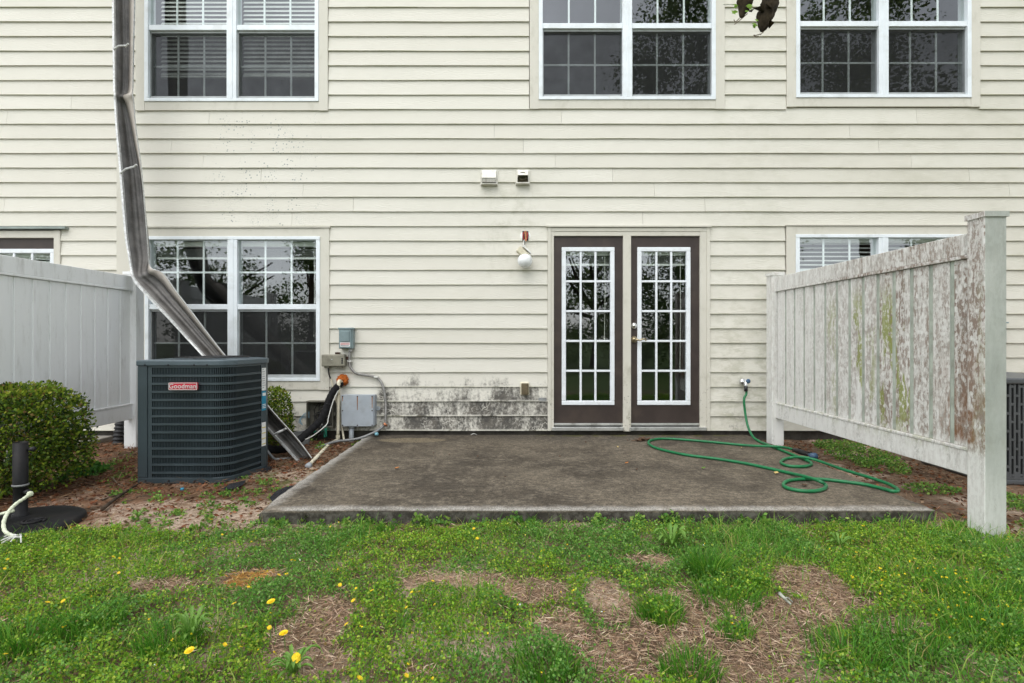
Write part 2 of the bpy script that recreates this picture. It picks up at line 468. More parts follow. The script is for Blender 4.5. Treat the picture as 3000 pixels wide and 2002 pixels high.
M['ac_top'] = plain('slate_ac_lid_paint', (0.075, 0.102, 0.118), 0.38, 0.1, 0.12, 4, 0.5, 0.05)
M['ac_coil'] = plain('black_coil', (0.006, 0.008, 0.010), 0.7, 0.2, 0.3, 30)
M['ac_grey'] = plain('grey_ac_paint', (0.080, 0.085, 0.090), 0.4, 0.1, 0.12, 5, 0.5)
M['black'] = plain('black_plastic', (0.012, 0.012, 0.013), 0.5, 0, 0.3, 12, 0.4, 0.1)
M['black_base'] = plain('dusty_black_resin', (0.009, 0.009, 0.010), 0.55, 0, 0.35, 8, 0.22, 0.15, (0.035, 0.027, 0.022), 0.3, 6)
M['rubber'] = plain('black_foam_sleeve', (0.010, 0.010, 0.011), 0.85, 0, 0.3, 30, 0.2, 0.2)
M['fabric'] = plain('black_weed_fabric', (0.016, 0.017, 0.020), 0.85, 0, 0.3, 30, 0.2, 0.5)
M['badge'] = plain('red_badge', (0.50, 0.030, 0.055), 0.35, 0, 0.05, 9)
M['silver'] = plain('silver_letters', (0.62, 0.58, 0.57), 0.4, 0.2, 0.05, 9)
M['paper'] = plain('white_label', (0.72, 0.73, 0.72), 0.6, 0, 0.06, 30)
M['print'] = plain('grey_print', (0.16, 0.17, 0.19), 0.6, 0, 0.2, 60)
M['blue_label'] = plain('blue_label', (0.015, 0.22, 0.36), 0.5, 0, 0.1, 20)
M['red_print'] = plain('red_print', (0.55, 0.14, 0.13), 0.6, 0, 0.2, 60)
M['yellow_print'] = plain('yellow_print', (0.62, 0.50, 0.08), 0.6, 0, 0.1, 60)
M['box_blue'] = plain('blue_grey_enamel', (0.20, 0.265, 0.275), 0.42, 0.1, 0.1, 8, 0.4, 0, (0.12, 0.13, 0.12), 0.3, 9)
M['box_beige'] = plain('greenish_grey_plastic', (0.235, 0.225, 0.175), 0.55, 0, 0.2, 7, 0.3, 0, (0.08, 0.07, 0.05), 0.5, 8)
M['box_open'] = plain('olive_grey_plastic', (0.125, 0.120, 0.098), 0.6, 0, 0.2, 7, 0.3, 0.1, (0.04, 0.038, 0.03), 0.5, 10)
M['pvc_grey'] = plain('pale_grey_pvc', (0.36, 0.40, 0.44), 0.45, 0, 0.08, 6, 0.4, 0, (0.22, 0.22, 0.19), 0.35, 7)
M['conduit'] = plain('grey_conduit', (0.20, 0.205, 0.205), 0.45, 0.2, 0.15, 20)
M['steel_flex'] = plain('flexible_steel', (0.30, 0.295, 0.28), 0.45, 0.6, 0.2, 30)
M['pvc_white'] = plain('dirty_white_pvc', (0.62, 0.58, 0.45), 0.45, 0, 0.1, 8, 0.35, 0, (0.16, 0.13, 0.06), 0.75, 14)
M['foam'] = plain('rusty_orange_foam', (0.36, 0.095, 0.018), 0.9, 0, 0.45, 30, 0.2, 0.8)
M['rust'] = plain('rust_streak', (0.24, 0.115, 0.05), 0.8, 0, 0.3, 30)
M['rust_dark'] = plain('rusty_screw', (0.055, 0.03, 0.02), 0.8, 0.3, 0.3, 30)
M['copper'] = plain('tarnished_copper', (0.45, 0.19, 0.10), 0.4, 0.8, 0.2, 30)
M['tape_blue'] = plain('pale_blue_cap', (0.17, 0.37, 0.44), 0.6, 0, 0.1, 30)
M['wire_blue'] = plain('pale_blue_wire', (0.22, 0.36, 0.45), 0.5)
M['wire_green'] = plain('green_terminal', (0.02, 0.22, 0.14), 0.5)
M['wire_white'] = plain('white_wire', (0.62, 0.62, 0.58), 0.5)
M['wire_red'] = plain('red_wire', (0.45, 0.03, 0.03), 0.5)
M['tub'] = plain('grey_plastic_tub', (0.24, 0.25, 0.25), 0.6, 0, 0.15, 8, 0.3, 0, (0.10, 0.09, 0.07), 0.5, 9)
M['globe'] = plain('opal_globe', (0.80, 0.82, 0.82), 0.25, 0, 0.04, 8, 0.45, 0, (0.45, 0.42, 0.33), 0.35, 10)
M['beige'] = plain('beige_fixture', (0.66, 0.62, 0.48), 0.5, 0, 0.1, 12, 0.35, 0, (0.40, 0.33, 0.20), 0.4, 14)
M['white_part'] = plain('white_fixture', (0.78, 0.78, 0.75), 0.45)
M['vent'] = plain('dirty_white_vent', (0.70, 0.685, 0.62), 0.5, 0, 0.1, 14, 0.35, 0, (0.20, 0.17, 0.10), 0.5, 16)
M['vent_dark'] = plain('vent_grime', (0.10, 0.088, 0.055), 0.8, 0, 0.3, 30)
M['tan_box'] = plain('stained_tan_cover', (0.12, 0.095, 0.055), 0.6, 0, 0.2, 20, 0.3, 0, (0.06, 0.05, 0.035), 0.9, 7)
M['hose'] = plain('green_hose', (0.007, 0.150, 0.050), 0.42, 0, 0.16, 30, 0.45, 0, (0.03, 0.10, 0.055), 0.5, 9)
M['nozzle_blue'] = plain('blue_nozzle_tip', (0.05, 0.10, 0.17), 0.5)
M['flash'] = plain('grey_green_flashing', (0.26, 0.30, 0.28), 0.4, 0.5, 0.15, 8)
M['yellow'] = plain('dandelion_yellow', (0.80, 0.56, 0.008), 0.6, 0, 0.12, 90)
M['stem'] = plain('flower_stem', (0.13, 0.19, 0.05), 0.6)
M['dead_leaf'] = plain('curled_dead_leaf', (0.030, 0.022, 0.012), 0.8, 0, 0.6, 22, 0.2, 0.6)
M['rope_w'] = plain('white_green_rope', (0.62, 0.66, 0.50), 0.8, 0, 0.2, 60, 0.2, 0.6)
M['litter_y'] = plain('pale_yellow_leaf', (0.55, 0.42, 0.16), 0.8, 0, 0.2, 40)
M['litter_o'] = plain('orange_leaf', (0.45, 0.17, 0.04), 0.8, 0, 0.2, 40)
M['litter_b'] = plain('brown_leaf', (0.10, 0.055, 0.03), 0.8, 0, 0.3, 40)

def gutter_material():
    t = NT('dark_mottled_aluminium_gutter')
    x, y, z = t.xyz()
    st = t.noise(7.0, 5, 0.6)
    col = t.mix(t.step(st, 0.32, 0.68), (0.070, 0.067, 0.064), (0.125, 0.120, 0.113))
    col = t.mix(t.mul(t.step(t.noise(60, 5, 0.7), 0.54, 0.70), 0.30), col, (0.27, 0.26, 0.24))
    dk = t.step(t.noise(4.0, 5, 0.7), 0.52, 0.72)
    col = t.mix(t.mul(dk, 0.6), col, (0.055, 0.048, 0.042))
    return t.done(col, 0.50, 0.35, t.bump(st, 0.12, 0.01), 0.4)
M['gutter'] = gutter_material()  # trough coloured far darker than the tan wall strip, with mottling
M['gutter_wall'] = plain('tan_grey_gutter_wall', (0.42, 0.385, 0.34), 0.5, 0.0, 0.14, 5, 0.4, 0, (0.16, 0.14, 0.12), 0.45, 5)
M['gutter_lip'] = plain('scuffed_white_gutter_lip', (0.60, 0.61, 0.60), 0.42, 0.3, 0.2, 40, 0.4, 0, (0.25, 0.22, 0.19), 0.6, 30)

# ------------------------------------------------------------------ mesh helpers
class MB:
    def __init__(s):
        s.v, s.f = [], []
    def quad(s, a, b, c, d):
        n = len(s.v); s.v += [tuple(a), tuple(b), tuple(c), tuple(d)]; s.f.append((n, n + 1, n + 2, n + 3)); return s
    def box(s, x0, x1, y0, y1, z0, z1):
        n = len(s.v)
        s.v += [(x0, y0, z0), (x1, y0, z0), (x1, y1, z0), (x0, y1, z0), (x0, y0, z1), (x1, y0, z1), (x1, y1, z1), (x0, y1, z1)]
        s.f += [tuple(n + i for i in q) for q in ((0, 3, 2, 1), (4, 5, 6, 7), (0, 1, 5, 4), (1, 2, 6, 5), (2, 3, 7, 6), (3, 0, 4, 7))]
        return s
    def prism(s, pts, z0, z1):           # plan polygon (x, y) counter-clockwise from above
        n, k = len(s.v), len(pts)
        s.v += [(p[0], p[1], z0) for p in pts] + [(p[0], p[1], z1) for p in pts]
        for i in range(k):
            j = (i + 1) % k
            s.f.append((n + i, n + j, n + k + j, n + k + i))
        s.f.append(tuple(n + k + i for i in range(k)))
        s.f.append(tuple(n + k - 1 - i for i in range(k)))
        return s
    def tube(s, pts, r, seg=8, cap=True):
        pts = [Vector(p) for p in pts]
        rs = r if isinstance(r, (list, tuple)) else [r] * len(pts)
        n0 = len(s.v)
        up = None
        for i, p in enumerate(pts):
            tn = (pts[min(i + 1, len(pts) - 1)] - pts[max(i - 1, 0)])
            tn = tn.normalized() if tn.length > 1e-9 else Vector((0, 0, 1))
            if up is None:
                up = tn.orthogonal().normalized()
            else:
                up = (up - tn * up.dot(tn))
                up = up.normalized() if up.length > 1e-6 else tn.orthogonal().normalized()
            b = tn.cross(up)
            for k in range(seg):
                a = 2 * math.pi * k / seg
                s.v.append(tuple(p + (up * math.cos(a) + b * math.sin(a)) * rs[i]))
        for i in range(len(pts) - 1):
            for k in range(seg):
                k2 = (k + 1) % seg
                a = n0 + i * seg
                s.f.append((a + k, a + k2, a + seg + k2, a + seg + k))
        if cap:
            s.f.append(tuple(n0 + seg - 1 - k for k in range(seg)))
            e = n0 + (len(pts) - 1) * seg
            s.f.append(tuple(e + k for k in range(seg)))
        return s
    def lathe(s, prof, origin=(0, 0, 0), axis='Z', seg=24):
        n0 = len(s.v); o = Vector(origin)
        for (r, h) in prof:
            for k in range(seg):
                a = 2 * math.pi * k / seg
                c, q = r * math.cos(a), r * math.sin(a)
                if axis == 'Z': p = (c, q, h)
                elif axis == 'Y': p = (c, h, -q)
                else: p = (h, c, q)
                s.v.append(tuple(o + Vector(p)))
        for i in range(len(prof) - 1):
            for k in range(seg):
                k2 = (k + 1) % seg
                s.f.append((n0 + i * seg + k, n0 + i * seg + k2, n0 + (i + 1) * seg + k2, n0 + (i + 1) * seg + k))
        return s
    def grid(s, rows):
        n0 = len(s.v); w = len(rows[0])
        for r in rows:
            s.v += [tuple(p) for p in r]
        for i in range(len(rows) - 1):
            for j in range(w - 1):
                a = n0 + i * w + j
                s.f.append((a, a + 1, a + w + 1, a + w))
        return s
    def mesh(s, name):
        me = bpy.data.meshes.new(name)
        me.from_pydata(s.v, [], s.f)
        me.validate()
        me.update()
        return me

def link(name, me, mat, parent=None, smooth=False, bevel=0.0, segs=2, solid=0.0):
    o = bpy.data.objects.new(name, me)
    if mat is not None and not me.materials:
        me.materials.append(mat)
    COL.objects.link(o)
    if parent is not None:
        o.parent = parent
        w = Matrix.Identity(4); q = parent
        while q is not None:
            w = q.matrix_basis if q.parent is None else w
            q = q.parent
        # things are modelled in place: undo the root's own offset only
        if parent.parent is None:
            o.matrix_parent_inverse = Matrix.Translation(-Vector(parent.location))
    if smooth:
        for p in me.polygons: p.use_smooth = True
    if solid:
        md = o.modifiers.new('thick', 'SOLIDIFY'); md.thickness = solid; md.offset = 0
    if bevel:
        md = o.modifiers.new('edge', 'BEVEL'); md.width = bevel; md.segments = segs; md.limit_method = 'ANGLE'; md.angle_limit = R(40)
    return o
def ob(name, mb, mat, parent=None, **kw):
    return link(name, mb.mesh(name), mat, parent, **kw)
def bx(name, x0, x1, y0, y1, z0, z1, mat, parent=None, bevel=0.0, **kw):
    return ob(name, MB().box(min(x0, x1), max(x0, x1), min(y0, y1), max(y0, y1), min(z0, z1), max(z0, z1)), mat, parent, bevel=bevel, **kw)
def thing(name, label, cat, loc=(0, 0, 0), group=None):
    o = bpy.data.objects.new(name, None)
    COL.objects.link(o)
    o.location = loc
    o.empty_display_size = 0.1
    return tag(o, label, cat, group)
def tag(o, label, cat, group=None, kind=None):
    o['label'] = label
    o['category'] = cat
    if group: o['group'] = group
    if kind: o['kind'] = kind
    return o
def spline(pts, n=8):
    pts = [Vector(p) for p in pts]
    out = []
    for i in range(len(pts) - 1):
        p0, p1, p2, p3 = pts[max(i - 1, 0)], pts[i], pts[i + 1], pts[min(i + 2, len(pts) - 1)]
        for k in range(n):
            t = k / n
            out.append(0.5 * ((2 * p1) + (p2 - p0) * t + (2 * p0 - 5 * p1 + 4 * p2 - p3) * t * t + (3 * p1 - p0 - 3 * p2 + p3) * t ** 3))
    out.append(pts[-1])
    return out
def arr_mesh(name, verts, quads, tint=None, tris=False):
    """verts (n,3), quads (m,4) or (m,3), tint per face (m,3)"""
    me = bpy.data.meshes.new(name)
    verts = np.asarray(verts, dtype=np.float32); quads = np.asarray(quads, dtype=np.int32)
    m, k = quads.shape
    me.vertices.add(len(verts)); me.vertices.foreach_set('co', verts.ravel())
    me.loops.add(m * k); me.loops.foreach_set('vertex_index', quads.ravel())
    me.polygons.add(m)
    me.polygons.foreach_set('loop_start', np.arange(0, m * k, k, dtype=np.int32))
    me.polygons.foreach_set('loop_total', np.full(m, k, dtype=np.int32))
    me.update(calc_edges=True)
    if tint is not None:
        at = me.attributes.new('tint', 'FLOAT_COLOR', 'FACE')
        c = np.ones((m, 4), dtype=np.float32); c[:, :3] = tint
        at.data.foreach_set('color', c.ravel())
    return me

# smooth value noise used for planting and for the lie of the ground
_perm = rng.random((64, 64))
def vnoise(x, y, s):
    x = np.asarray(x) * s + 100.0; y = np.asarray(y) * s + 100.0
    xi = np.floor(x).astype(int); yi = np.floor(y).astype(int)
    fx = x - xi; fy = y - yi
    fx = fx * fx * (3 - 2 * fx); fy = fy * fy * (3 - 2 * fy)
    g = lambda a, b: _perm[a % 64, b % 64]
    return (g(xi, yi) * (1 - fx) + g(xi + 1, yi) * fx) * (1 - fy) + (g(xi, yi + 1) * (1 - fx) + g(xi + 1, yi + 1) * fx) * fy
def sstep(v, a, b):
    t = np.clip((v - a) / (b - a), 0, 1)
    return t * t * (3 - 2 * t)
def ground_z(x, y):
    x = np.asarray(x, dtype=float); y = np.asarray(y, dtype=float)
    z = GZ + 0.030 * sstep(y, -1.9, -0.2) * np.where(np.abs(x - 0.56) > 2.1, 1.0, 0.0)
    z = z + 0.016 * (vnoise(x, y, 2.1) - 0.5) + 0.014 * (vnoise(x, y, 6.0) - 0.5)
    near_slab = (x > -1.62) & (x < 2.74) & (y > -2.62)
    return np.where(near_slab, np.minimum(z, -0.085), z)

# ------------------------------------------------------------------ ground
xs = np.concatenate([[-150, -60, -30, -15, -9], np.arange(-6.5, 6.51, 0.05), [9, 15, 30, 60, 150]])
ys = np.concatenate([[-150, -60, -30, -18, -11, -8], np.arange(-6.2, 0.41, 0.05), [2, 6, 20, 60, 150]])
gx, gy = np.meshgrid(xs, ys)
gz_ = ground_z(gx, gy)
gv = np.stack([gx.ravel(), gy.ravel(), gz_.ravel()], 1)
w = len(xs)
ii, jj = np.meshgrid(np.arange(len(ys) - 1), np.arange(w - 1), indexing='ij')
a = (ii * w + jj).ravel()
ground = link('ground', arr_mesh('ground', gv, np.stack([a, a + 1, a + w + 1, a + w], 1)), M['soil'], smooth=True)
ground['kind'] = 'structure'

# ------------------------------------------------------------------ patio slab
SX0, SX1, SY0 = -1.535, 2.62, -2.575
rows = []
nx, ny = 96, 60
for j in range(ny + 1):
    yy = SY0 + (0.0 - SY0) * j / ny
    r = []
    for i in range(nx + 1):
        xx = SX0 + (SX1 - SX0) * i / nx
        e = min(xx - SX0, SX1 - xx, yy - SY0)
        zz = 0.0
        jx = jy = 0.0
        if e < 0.05:
            k = float(vnoise(xx, yy, 7.0)); k2 = float(vnoise(xx + 5, yy, 19.0))
            zz -= (0.05 - e) / 0.05 * (0.006 + 0.012 * max(0, k - 0.45) + 0.006 * k2)
            if j == 0: jy = 0.012 * (k2 - 0.3) + 0.010 * k
            if i == 0: jx = 0.02 * k2
            if i == nx: jx = -0.015 * k2
        if i < 5 and j < 4:
            zz -= 0.02 * (1 - i / 5) * (1 - j / 4)
        r.append((xx + jx, yy + jy, zz))
    rows.append(r)
slab = MB().grid(rows)
def skirt(line, flip=False):
    lo = [(p[0] - 0.004 * (1 if not flip else -1), p[1], -0.035) for p in line]
    lo2 = [(p[0], p[1], -0.16) for p in line]
    slab.grid([lo2, lo, line] if not flip else [line, lo, lo2])
skirt(rows[0])
skirt([r[0] for r in rows], True)
skirt([r[-1] for r in rows])
patio = ob('patio', slab, M['concrete'], smooth=True)
patio['kind'] = 'structure'
nb = bx('neighbour_patio', -7.5, -4.25, -2.6, -0.01, -0.16, -0.005, M['old_concrete'], bevel=0.012)
nb['kind'] = 'structure'

# ------------------------------------------------------------------ the house
house = thing('townhouse', 'cream lap-sided two-storey townhouse wall with white-framed windows and brown doors', 'house', (0.5, 0, Z0))
WX0, WX1 = -6.9, 6.9
# openings as trim outlines: x0, x1, z0, z1
def rect(px0, px1, py0, py1): return (PX(px0), PX(px1), PZ(py1), PZ(py0))
OPEN = [rect(403, 964, -145, 328), rect(1550, 2119, -150, 324), rect(2300, 2862, -155, 318),
        rect(403, 967, 670, 1142), rect(2297, 2862, 662, 1137), rect(1604, 2077, 668, 1262),
        rect(-56, 184, 672, 1262), rect(348, 392, -300, 1262)]
JOINTS = {}
for jy_, jx_ in ((370, 616), (411, 422), (454, 506), (496, 599), (539, 768), (583, 890), (670, 858), (330, 214), (377, 26), (629, 19),
                 (366, 1644), (410, 1448), (454, 1533), (496, 1626), (538, 1794), (580, 1915), (625, 1037), (668, 1882),
                 (357, 2681), (400, 2485), (443, 2570), (487, 2665), (531, 2834), (576, 2951), (620, 2063)):
    JOINTS.setdefault(round((1261 - jy_) / 42.6), []).append(PX(jx_))
def plank(xa, xb, z, k):
    n = max(2, int((xb - xa) / 0.22) + 1)
    ft, bt, tp = [], [], []
    lo, hi = [], []
    for i in range(n + 1):
        xx = xa + (xb - xa) * i / n
        wz = 0.0044 * (float(vnoise(xx, k * 3.1, 1.6)) - 0.5)
        wy = 0.0036 * (float(vnoise(xx, k * 5.7 + 9, 2.2)) - 0.5)
        lo.append((xx, -0.032 + wy, z + wz)); hi.append((xx, -0.0125, z + PITCH + 0.02))
    back_lo = [(p[0], -0.015, p[2]) for p in lo]
    back_hi = [(p[0], -0.001, p[2]) for p in hi]
    m = MB()
    m.grid([back_lo, lo]); m.grid([lo, hi]); m.grid([hi, back_hi]); m.grid([back_hi, back_lo])
    for e, fl in ((0, True), (n, False)):
        q = [lo[e], hi[e], back_hi[e], back_lo[e]]
        m.quad(*(q if not fl else q[::-1]))
    return m
NC = 35
for k in range(NC):
    z = Z0 + k * PITCH
    cuts = []
    for (x0, x1, z0, z1) in OPEN:
        ov = min(z + PITCH, z1) - max(z, z0)
        if ov > 0.30 * PITCH:
            cuts.append((x0, x1))
    cuts.sort()
    cur = WX0; spans = []
    for (x0, x1) in cuts:
        if x0 > cur: spans.append((cur, x0))
        cur = max(cur, x1)
    if cur < WX1: spans.append((cur, WX1))
    for (xa, xb) in spans:
        pts = [xa] + sorted(j for j in JOINTS.get(k, []) if xa + 0.15 < j < xb - 0.15) + [xb]
        for p, q in zip(pts[:-1], pts[1:]):
            ob('siding_plank', plank(p + 0.0012, q - 0.0012, z, k), M['siding'], house)
bx('corner_board', PX(348), PX(392), -0.036, -0.002, Z0, Z0 + NC * PITCH, M['trim'], house, bevel=0.002)
bx('foundation_wall', WX0, WX1, 0.004, 0.06, -0.3, Z0 + 0.012, M['foundation'], house)

# rooms behind the glass
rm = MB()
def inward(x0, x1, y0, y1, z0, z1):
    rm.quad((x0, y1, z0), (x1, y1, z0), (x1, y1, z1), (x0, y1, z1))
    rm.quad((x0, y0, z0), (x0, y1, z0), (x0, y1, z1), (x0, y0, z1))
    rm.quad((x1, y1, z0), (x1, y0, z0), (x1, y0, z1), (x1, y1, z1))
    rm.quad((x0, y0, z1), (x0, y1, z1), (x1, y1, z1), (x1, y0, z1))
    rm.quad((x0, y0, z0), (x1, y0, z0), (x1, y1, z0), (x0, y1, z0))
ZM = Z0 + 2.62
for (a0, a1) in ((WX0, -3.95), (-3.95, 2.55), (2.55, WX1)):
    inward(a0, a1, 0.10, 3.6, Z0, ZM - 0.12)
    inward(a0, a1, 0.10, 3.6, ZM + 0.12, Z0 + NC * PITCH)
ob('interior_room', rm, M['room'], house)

def trim_set(par, x0, x1, z0, z1, w, top=True, bottom=True, y=-0.038, cap=False):
    """casing boards round an opening, outline x0..x1 z0..z1; side boards run full height"""
    bx('trim_board', x0, x0 + w, y, 0.05, z0, z1, M['trim'], par, bevel=0.002)
    bx('trim_board', x1 - w, x1, y, 0.05, z0, z1, M['trim'], par, bevel=0.002)
    if bottom: bx('trim_board', x0 + w, x1 - w, y + 0.003, 0.05, z0 + 0.004, z0 + w, M['trim'], par, bevel=0.002)
    if top:
        bx('trim_board', x0 + w, x1 - w, y + 0.003, 0.05, z1 - w, z1 - 0.003, M['trim'], par, bevel=0.002)
        bx('drip_cap', x0 - 0.012, x1 + 0.012, y - 0.012, -0.004, z1, z1 + 0.014, M['trim'], par, bevel=0.002)

def window(x0, x1, zb, h, label):
    """frame outline x0..x1, zb..zb+h: twin double-hung unit, three by two panes to each sash"""
    zt = zb + h
    f = MB(); fw = 0.042
    for (a0, a1, b0, b1) in ((x0, x1, zb, zb + 0.034), (x0, x1, zt - 0.034, zt)):
        f.box(a0, a1, -0.046, 0.09, b0, b1)
    for (a0, a1) in ((x0, x0 + fw), (x1 - fw, x1)):
        f.box(a0, a1, -0.044, 0.09, zb + 0.034, zt - 0.034)
    win = ob('window', f, M['vinyl'], house, bevel=0.003)
    win['label'] = label
    trim_set(win, x0 - 0.098, x1 + 0.098, zb - 0.098, zt + 0.092, 0.0975)
    xm = (x0 + x1) / 2
    bx('mullion', xm - 0.052, xm + 0.052, -0.042, 0.09, zb + 0.034, zt - 0.034, M['vinyl'], win, bevel=0.003)
    bx('mullion_bead', xm - 0.012, xm + 0.012, -0.047, -0.040, zb + 0.034, zt - 0.034, M['vinyl'], win)
    zm = zb + h * 0.498
    for (u0, u1) in ((x0 + fw, xm - 0.052), (xm + 0.052, x1 - fw)):
        bx('meeting_rail', u0, u1, -0.034, 0.05, zm - 0.004, zm + 0.052, M['vinyl'], win, bevel=0.003)
        bx('sash_stile', u0, u0 + 0.012, -0.010, 0.05, zb + 0.034, zm - 0.004, M['sash_rail'], win)
        bx('sash_rail', u0 + 0.012, u1 - 0.003, -0.016, 0.05, zb + 0.034, zb + 0.066, M['sash_rail'], win, bevel=0.002)
        bx('sash_rail', u0 + 0.012, u1 - 0.003, -0.012, 0.05, zm - 0.026, zm - 0.004, M['sash_rail'], win)
        for (s0, s1, yg) in ((zm + 0.052, zt - 0.034, 0.004), (zb + 0.066, zm - 0.026, 0.026)):
            wv = u1 - u0; hv = s1 - s0; mw = 0.0095
            cx = [u0] + [u0 + wv * i / 3 for i in (1, 2)] + [u1]
            cz = [s0, s0 + hv / 2, s1]
            for i in (1, 2):
                bx('muntin', cx[i] - mw, cx[i] + mw, yg + 0.004, yg + 0.014, s0, s1, M['grid'], win)
            for i in range(3):
                bx('muntin', cx[i] + (mw if i else 0), cx[i + 1] - (mw if i < 2 else 0), yg + 0.004, yg + 0.013, cz[1] - mw, cz[1] + mw, M['grid'], win)
            for i in range(3):
                for j in range(2):
                    ob('pane', MB().quad((cx[i], yg, cz[j]), (cx[i + 1], yg, cz[j]), (cx[i + 1], yg, cz[j + 1]), (cx[i], yg, cz[j + 1])), M['glass'], win)
        s0, s1 = zb + 0.066, zm - 0.026
        ob('insect_screen', MB().quad((u0 + 0.01, -0.004, s0), (u1, -0.004, s0), (u1, -0.004, s1), (u0 + 0.01, -0.004, s1)), M['screen'], win)
    return win
WH = 421 * CAM_D / FOC
def win_px(pl, pr, pb, label):
    return window(PX(pl), PX(pr), PZ(pb), WH, label)
win_px(430, 937, 302, 'upper window with lowered white blinds')
win_px(1578, 2093, 297, 'upper window above the brown doors')
win_px(2327, 2837, 291, 'upper window at the right')
win_px(431, 941, 1116, 'ground floor window behind the bent gutter')
win_px(2326, 2836, 1110, 'ground floor window behind the mouldy fence')

def slats(x0, x1, zt, zb, y, pitch, tilt):
    m = MB(); z = zt
    hd_ = 0.023 if pitch > 0.03 else 0.014
    dz = hd_ * math.sin(tilt); dy = hd_ * math.cos(tilt)
    while z > zb:
        m.quad((x0, y - dy, z - dz), (x1, y - dy, z - dz), (x1, y + dy, z + dz), (x0, y + dy, z + dz))
        z -= pitch
    return m
def blind(x0, x1, zt, zb, label, pitch=0.046, tilt=0.95, y=0.10, cordz=None, stacked=0.0):
    b = thing('window_blind', label, 'blind', ((x0 + x1) / 2, y, zb), 'white slatted blinds inside the glass')
    bx('headrail', x0, x1, y - 0.028, y + 0.028, zt - 0.05, zt, M['blind'], b, bevel=0.003)
    s = ob('slats', slats(x0 + 0.004, x1 - 0.004, zt - 0.06, zb + 0.03 + stacked, y, pitch, tilt), M['blind'], b)
    s['kind'] = 'stuff'
    if stacked:
        s2 = ob('slat_stack', slats(x0 + 0.004, x1 - 0.004, zb + stacked, zb + 0.025, y, 0.0062, 0.25), M['blind'], b); s2['kind'] = 'stuff'
    bx('bottom_rail', x0 + 0.004, x1 - 0.004, y - 0.014, y + 0.014, zb, zb + 0.022, M['blind'], b, bevel=0.003)
    if cordz is not None:
        xc = x1 - 0.06 if cordz > 0 else x0 + 0.05
        zc = abs(cordz)
        ob('cord', MB().tube([(xc, y - 0.03, zt - 0.05), (xc + 0.004, y - 0.03, (zt + zc) / 2), (xc - 0.003, y - 0.03, zc)], 0.003, 5), M['cord'], b)
        ob('cord_tassel', MB().lathe([(0.0, 0.0), (0.008, -0.004), (0.006, -0.03), (0.0, -0.034)], (xc - 0.003, y - 0.03, zc), 'Z', 8), M['cord'], b, smooth=True)
    return b
def wb(pl, pr, pt, pbm, label, **kw): return blind(PX(pl), PX(pr), PZ(pt), PZ(pbm), label, **kw)
wb(455, 664, -100, 216, 'lowered white blind in left half of the upper left window')
wb(700, 922, -100, 214, 'lowered white blind in right half of the upper left window')
wb(444, 672, 706, 757, 'raised white blind in ground floor window, half crossed by bent gutter', stacked=0.11, cordz=PZ(800))
wb(700, 930, 706, 757, 'raised white blind in ground floor window, half beside the grey boxes', stacked=0.11, cordz=PZ(980))
wb(2342, 2568, 694, 1090, 'lowered blind in ground floor window, first half seen above the mouldy fence', tilt=0.5)
wb(2602, 2822, 694, 1090, 'lowered blind in ground floor window, half next to the tall fence post', tilt=0.5)

# --- brown double doors
def door(xa, xb, zb, zt, lx0, lx1, lz0, lz1, label, y=-0.004):
    m = MB()
    m.box(xa, lx0, y, y + 0.045, zb, zt); m.box(lx1, xb, y, y + 0.045, zb, zt)
    m.box(lx0, lx1, y, y + 0.045, zb, lz0); m.box(lx0, lx1, y, y + 0.045, lz1, zt)
    d = ob('door', m, M['door'], house)
    d['label'] = label
    fw = 0.036
    lf = MB()
    for (a0, a1, b0, b1) in ((lx0 - 0.01, lx1 + 0.01, lz0 - 0.01, lz0 + fw), (lx0 - 0.01, lx1 + 0.01, lz1 - fw, lz1 + 0.01),
                             (lx0 - 0.01, lx0 + fw, lz0 + fw, lz1 - fw), (lx1 - fw, lx1 + 0.01, lz0 + fw, lz1 - fw)):
        lf.box(a0, a1, y - 0.016, y + 0.03, b0, b1)
    ob('lite_frame', lf, M['lite'], d, bevel=0.006)
    gx0, gx1, gz0, gz1 = lx0 + fw, lx1 - fw, lz0 + fw, lz1 - fw
    cx = [gx0 + (gx1 - gx0) * i / 3 for i in range(4)]
    cz = [gz0 + (gz1 - gz0) * i / 5 for i in range(6)]
    mw = 0.0115
    for i in (1, 2):
        bx('muntin', cx[i] - mw, cx[i] + mw, y - 0.010, y + 0.006, gz0, gz1, M['lite'], d, bevel=0.004)
    for j in range(1, 5):
        for i in range(3):
            bx('muntin', cx[i] + (mw if i else 0), cx[i + 1] - (mw if i < 2 else 0), y - 0.009, y + 0.006, cz[j] - mw, cz[j] + mw, M['lite'], d, bevel=0.004)
    for i in range(3):
        for j in range(5):
            ob('pane', MB().quad((cx[i], y + 0.010, cz[j]), (cx[i + 1], y + 0.010, cz[j]), (cx[i + 1], y + 0.010, cz[j + 1]), (cx[i], y + 0.010, cz[j + 1])), M['glass'], d)
    return d
ZD0, ZD1 = PZ(1240), PZ(693)
dl = door(PX(1622), PX(1824), ZD0, ZD1, PX(1648), PX(1797), PZ(1184), PZ(728), 'fixed brown glazed door leaf')
dr = door(PX(1847), PX(2048), ZD0, ZD1, PX(1869), PX(2019), PZ(1184), PZ(728), 'brown glazed door leaf with lock and lever')
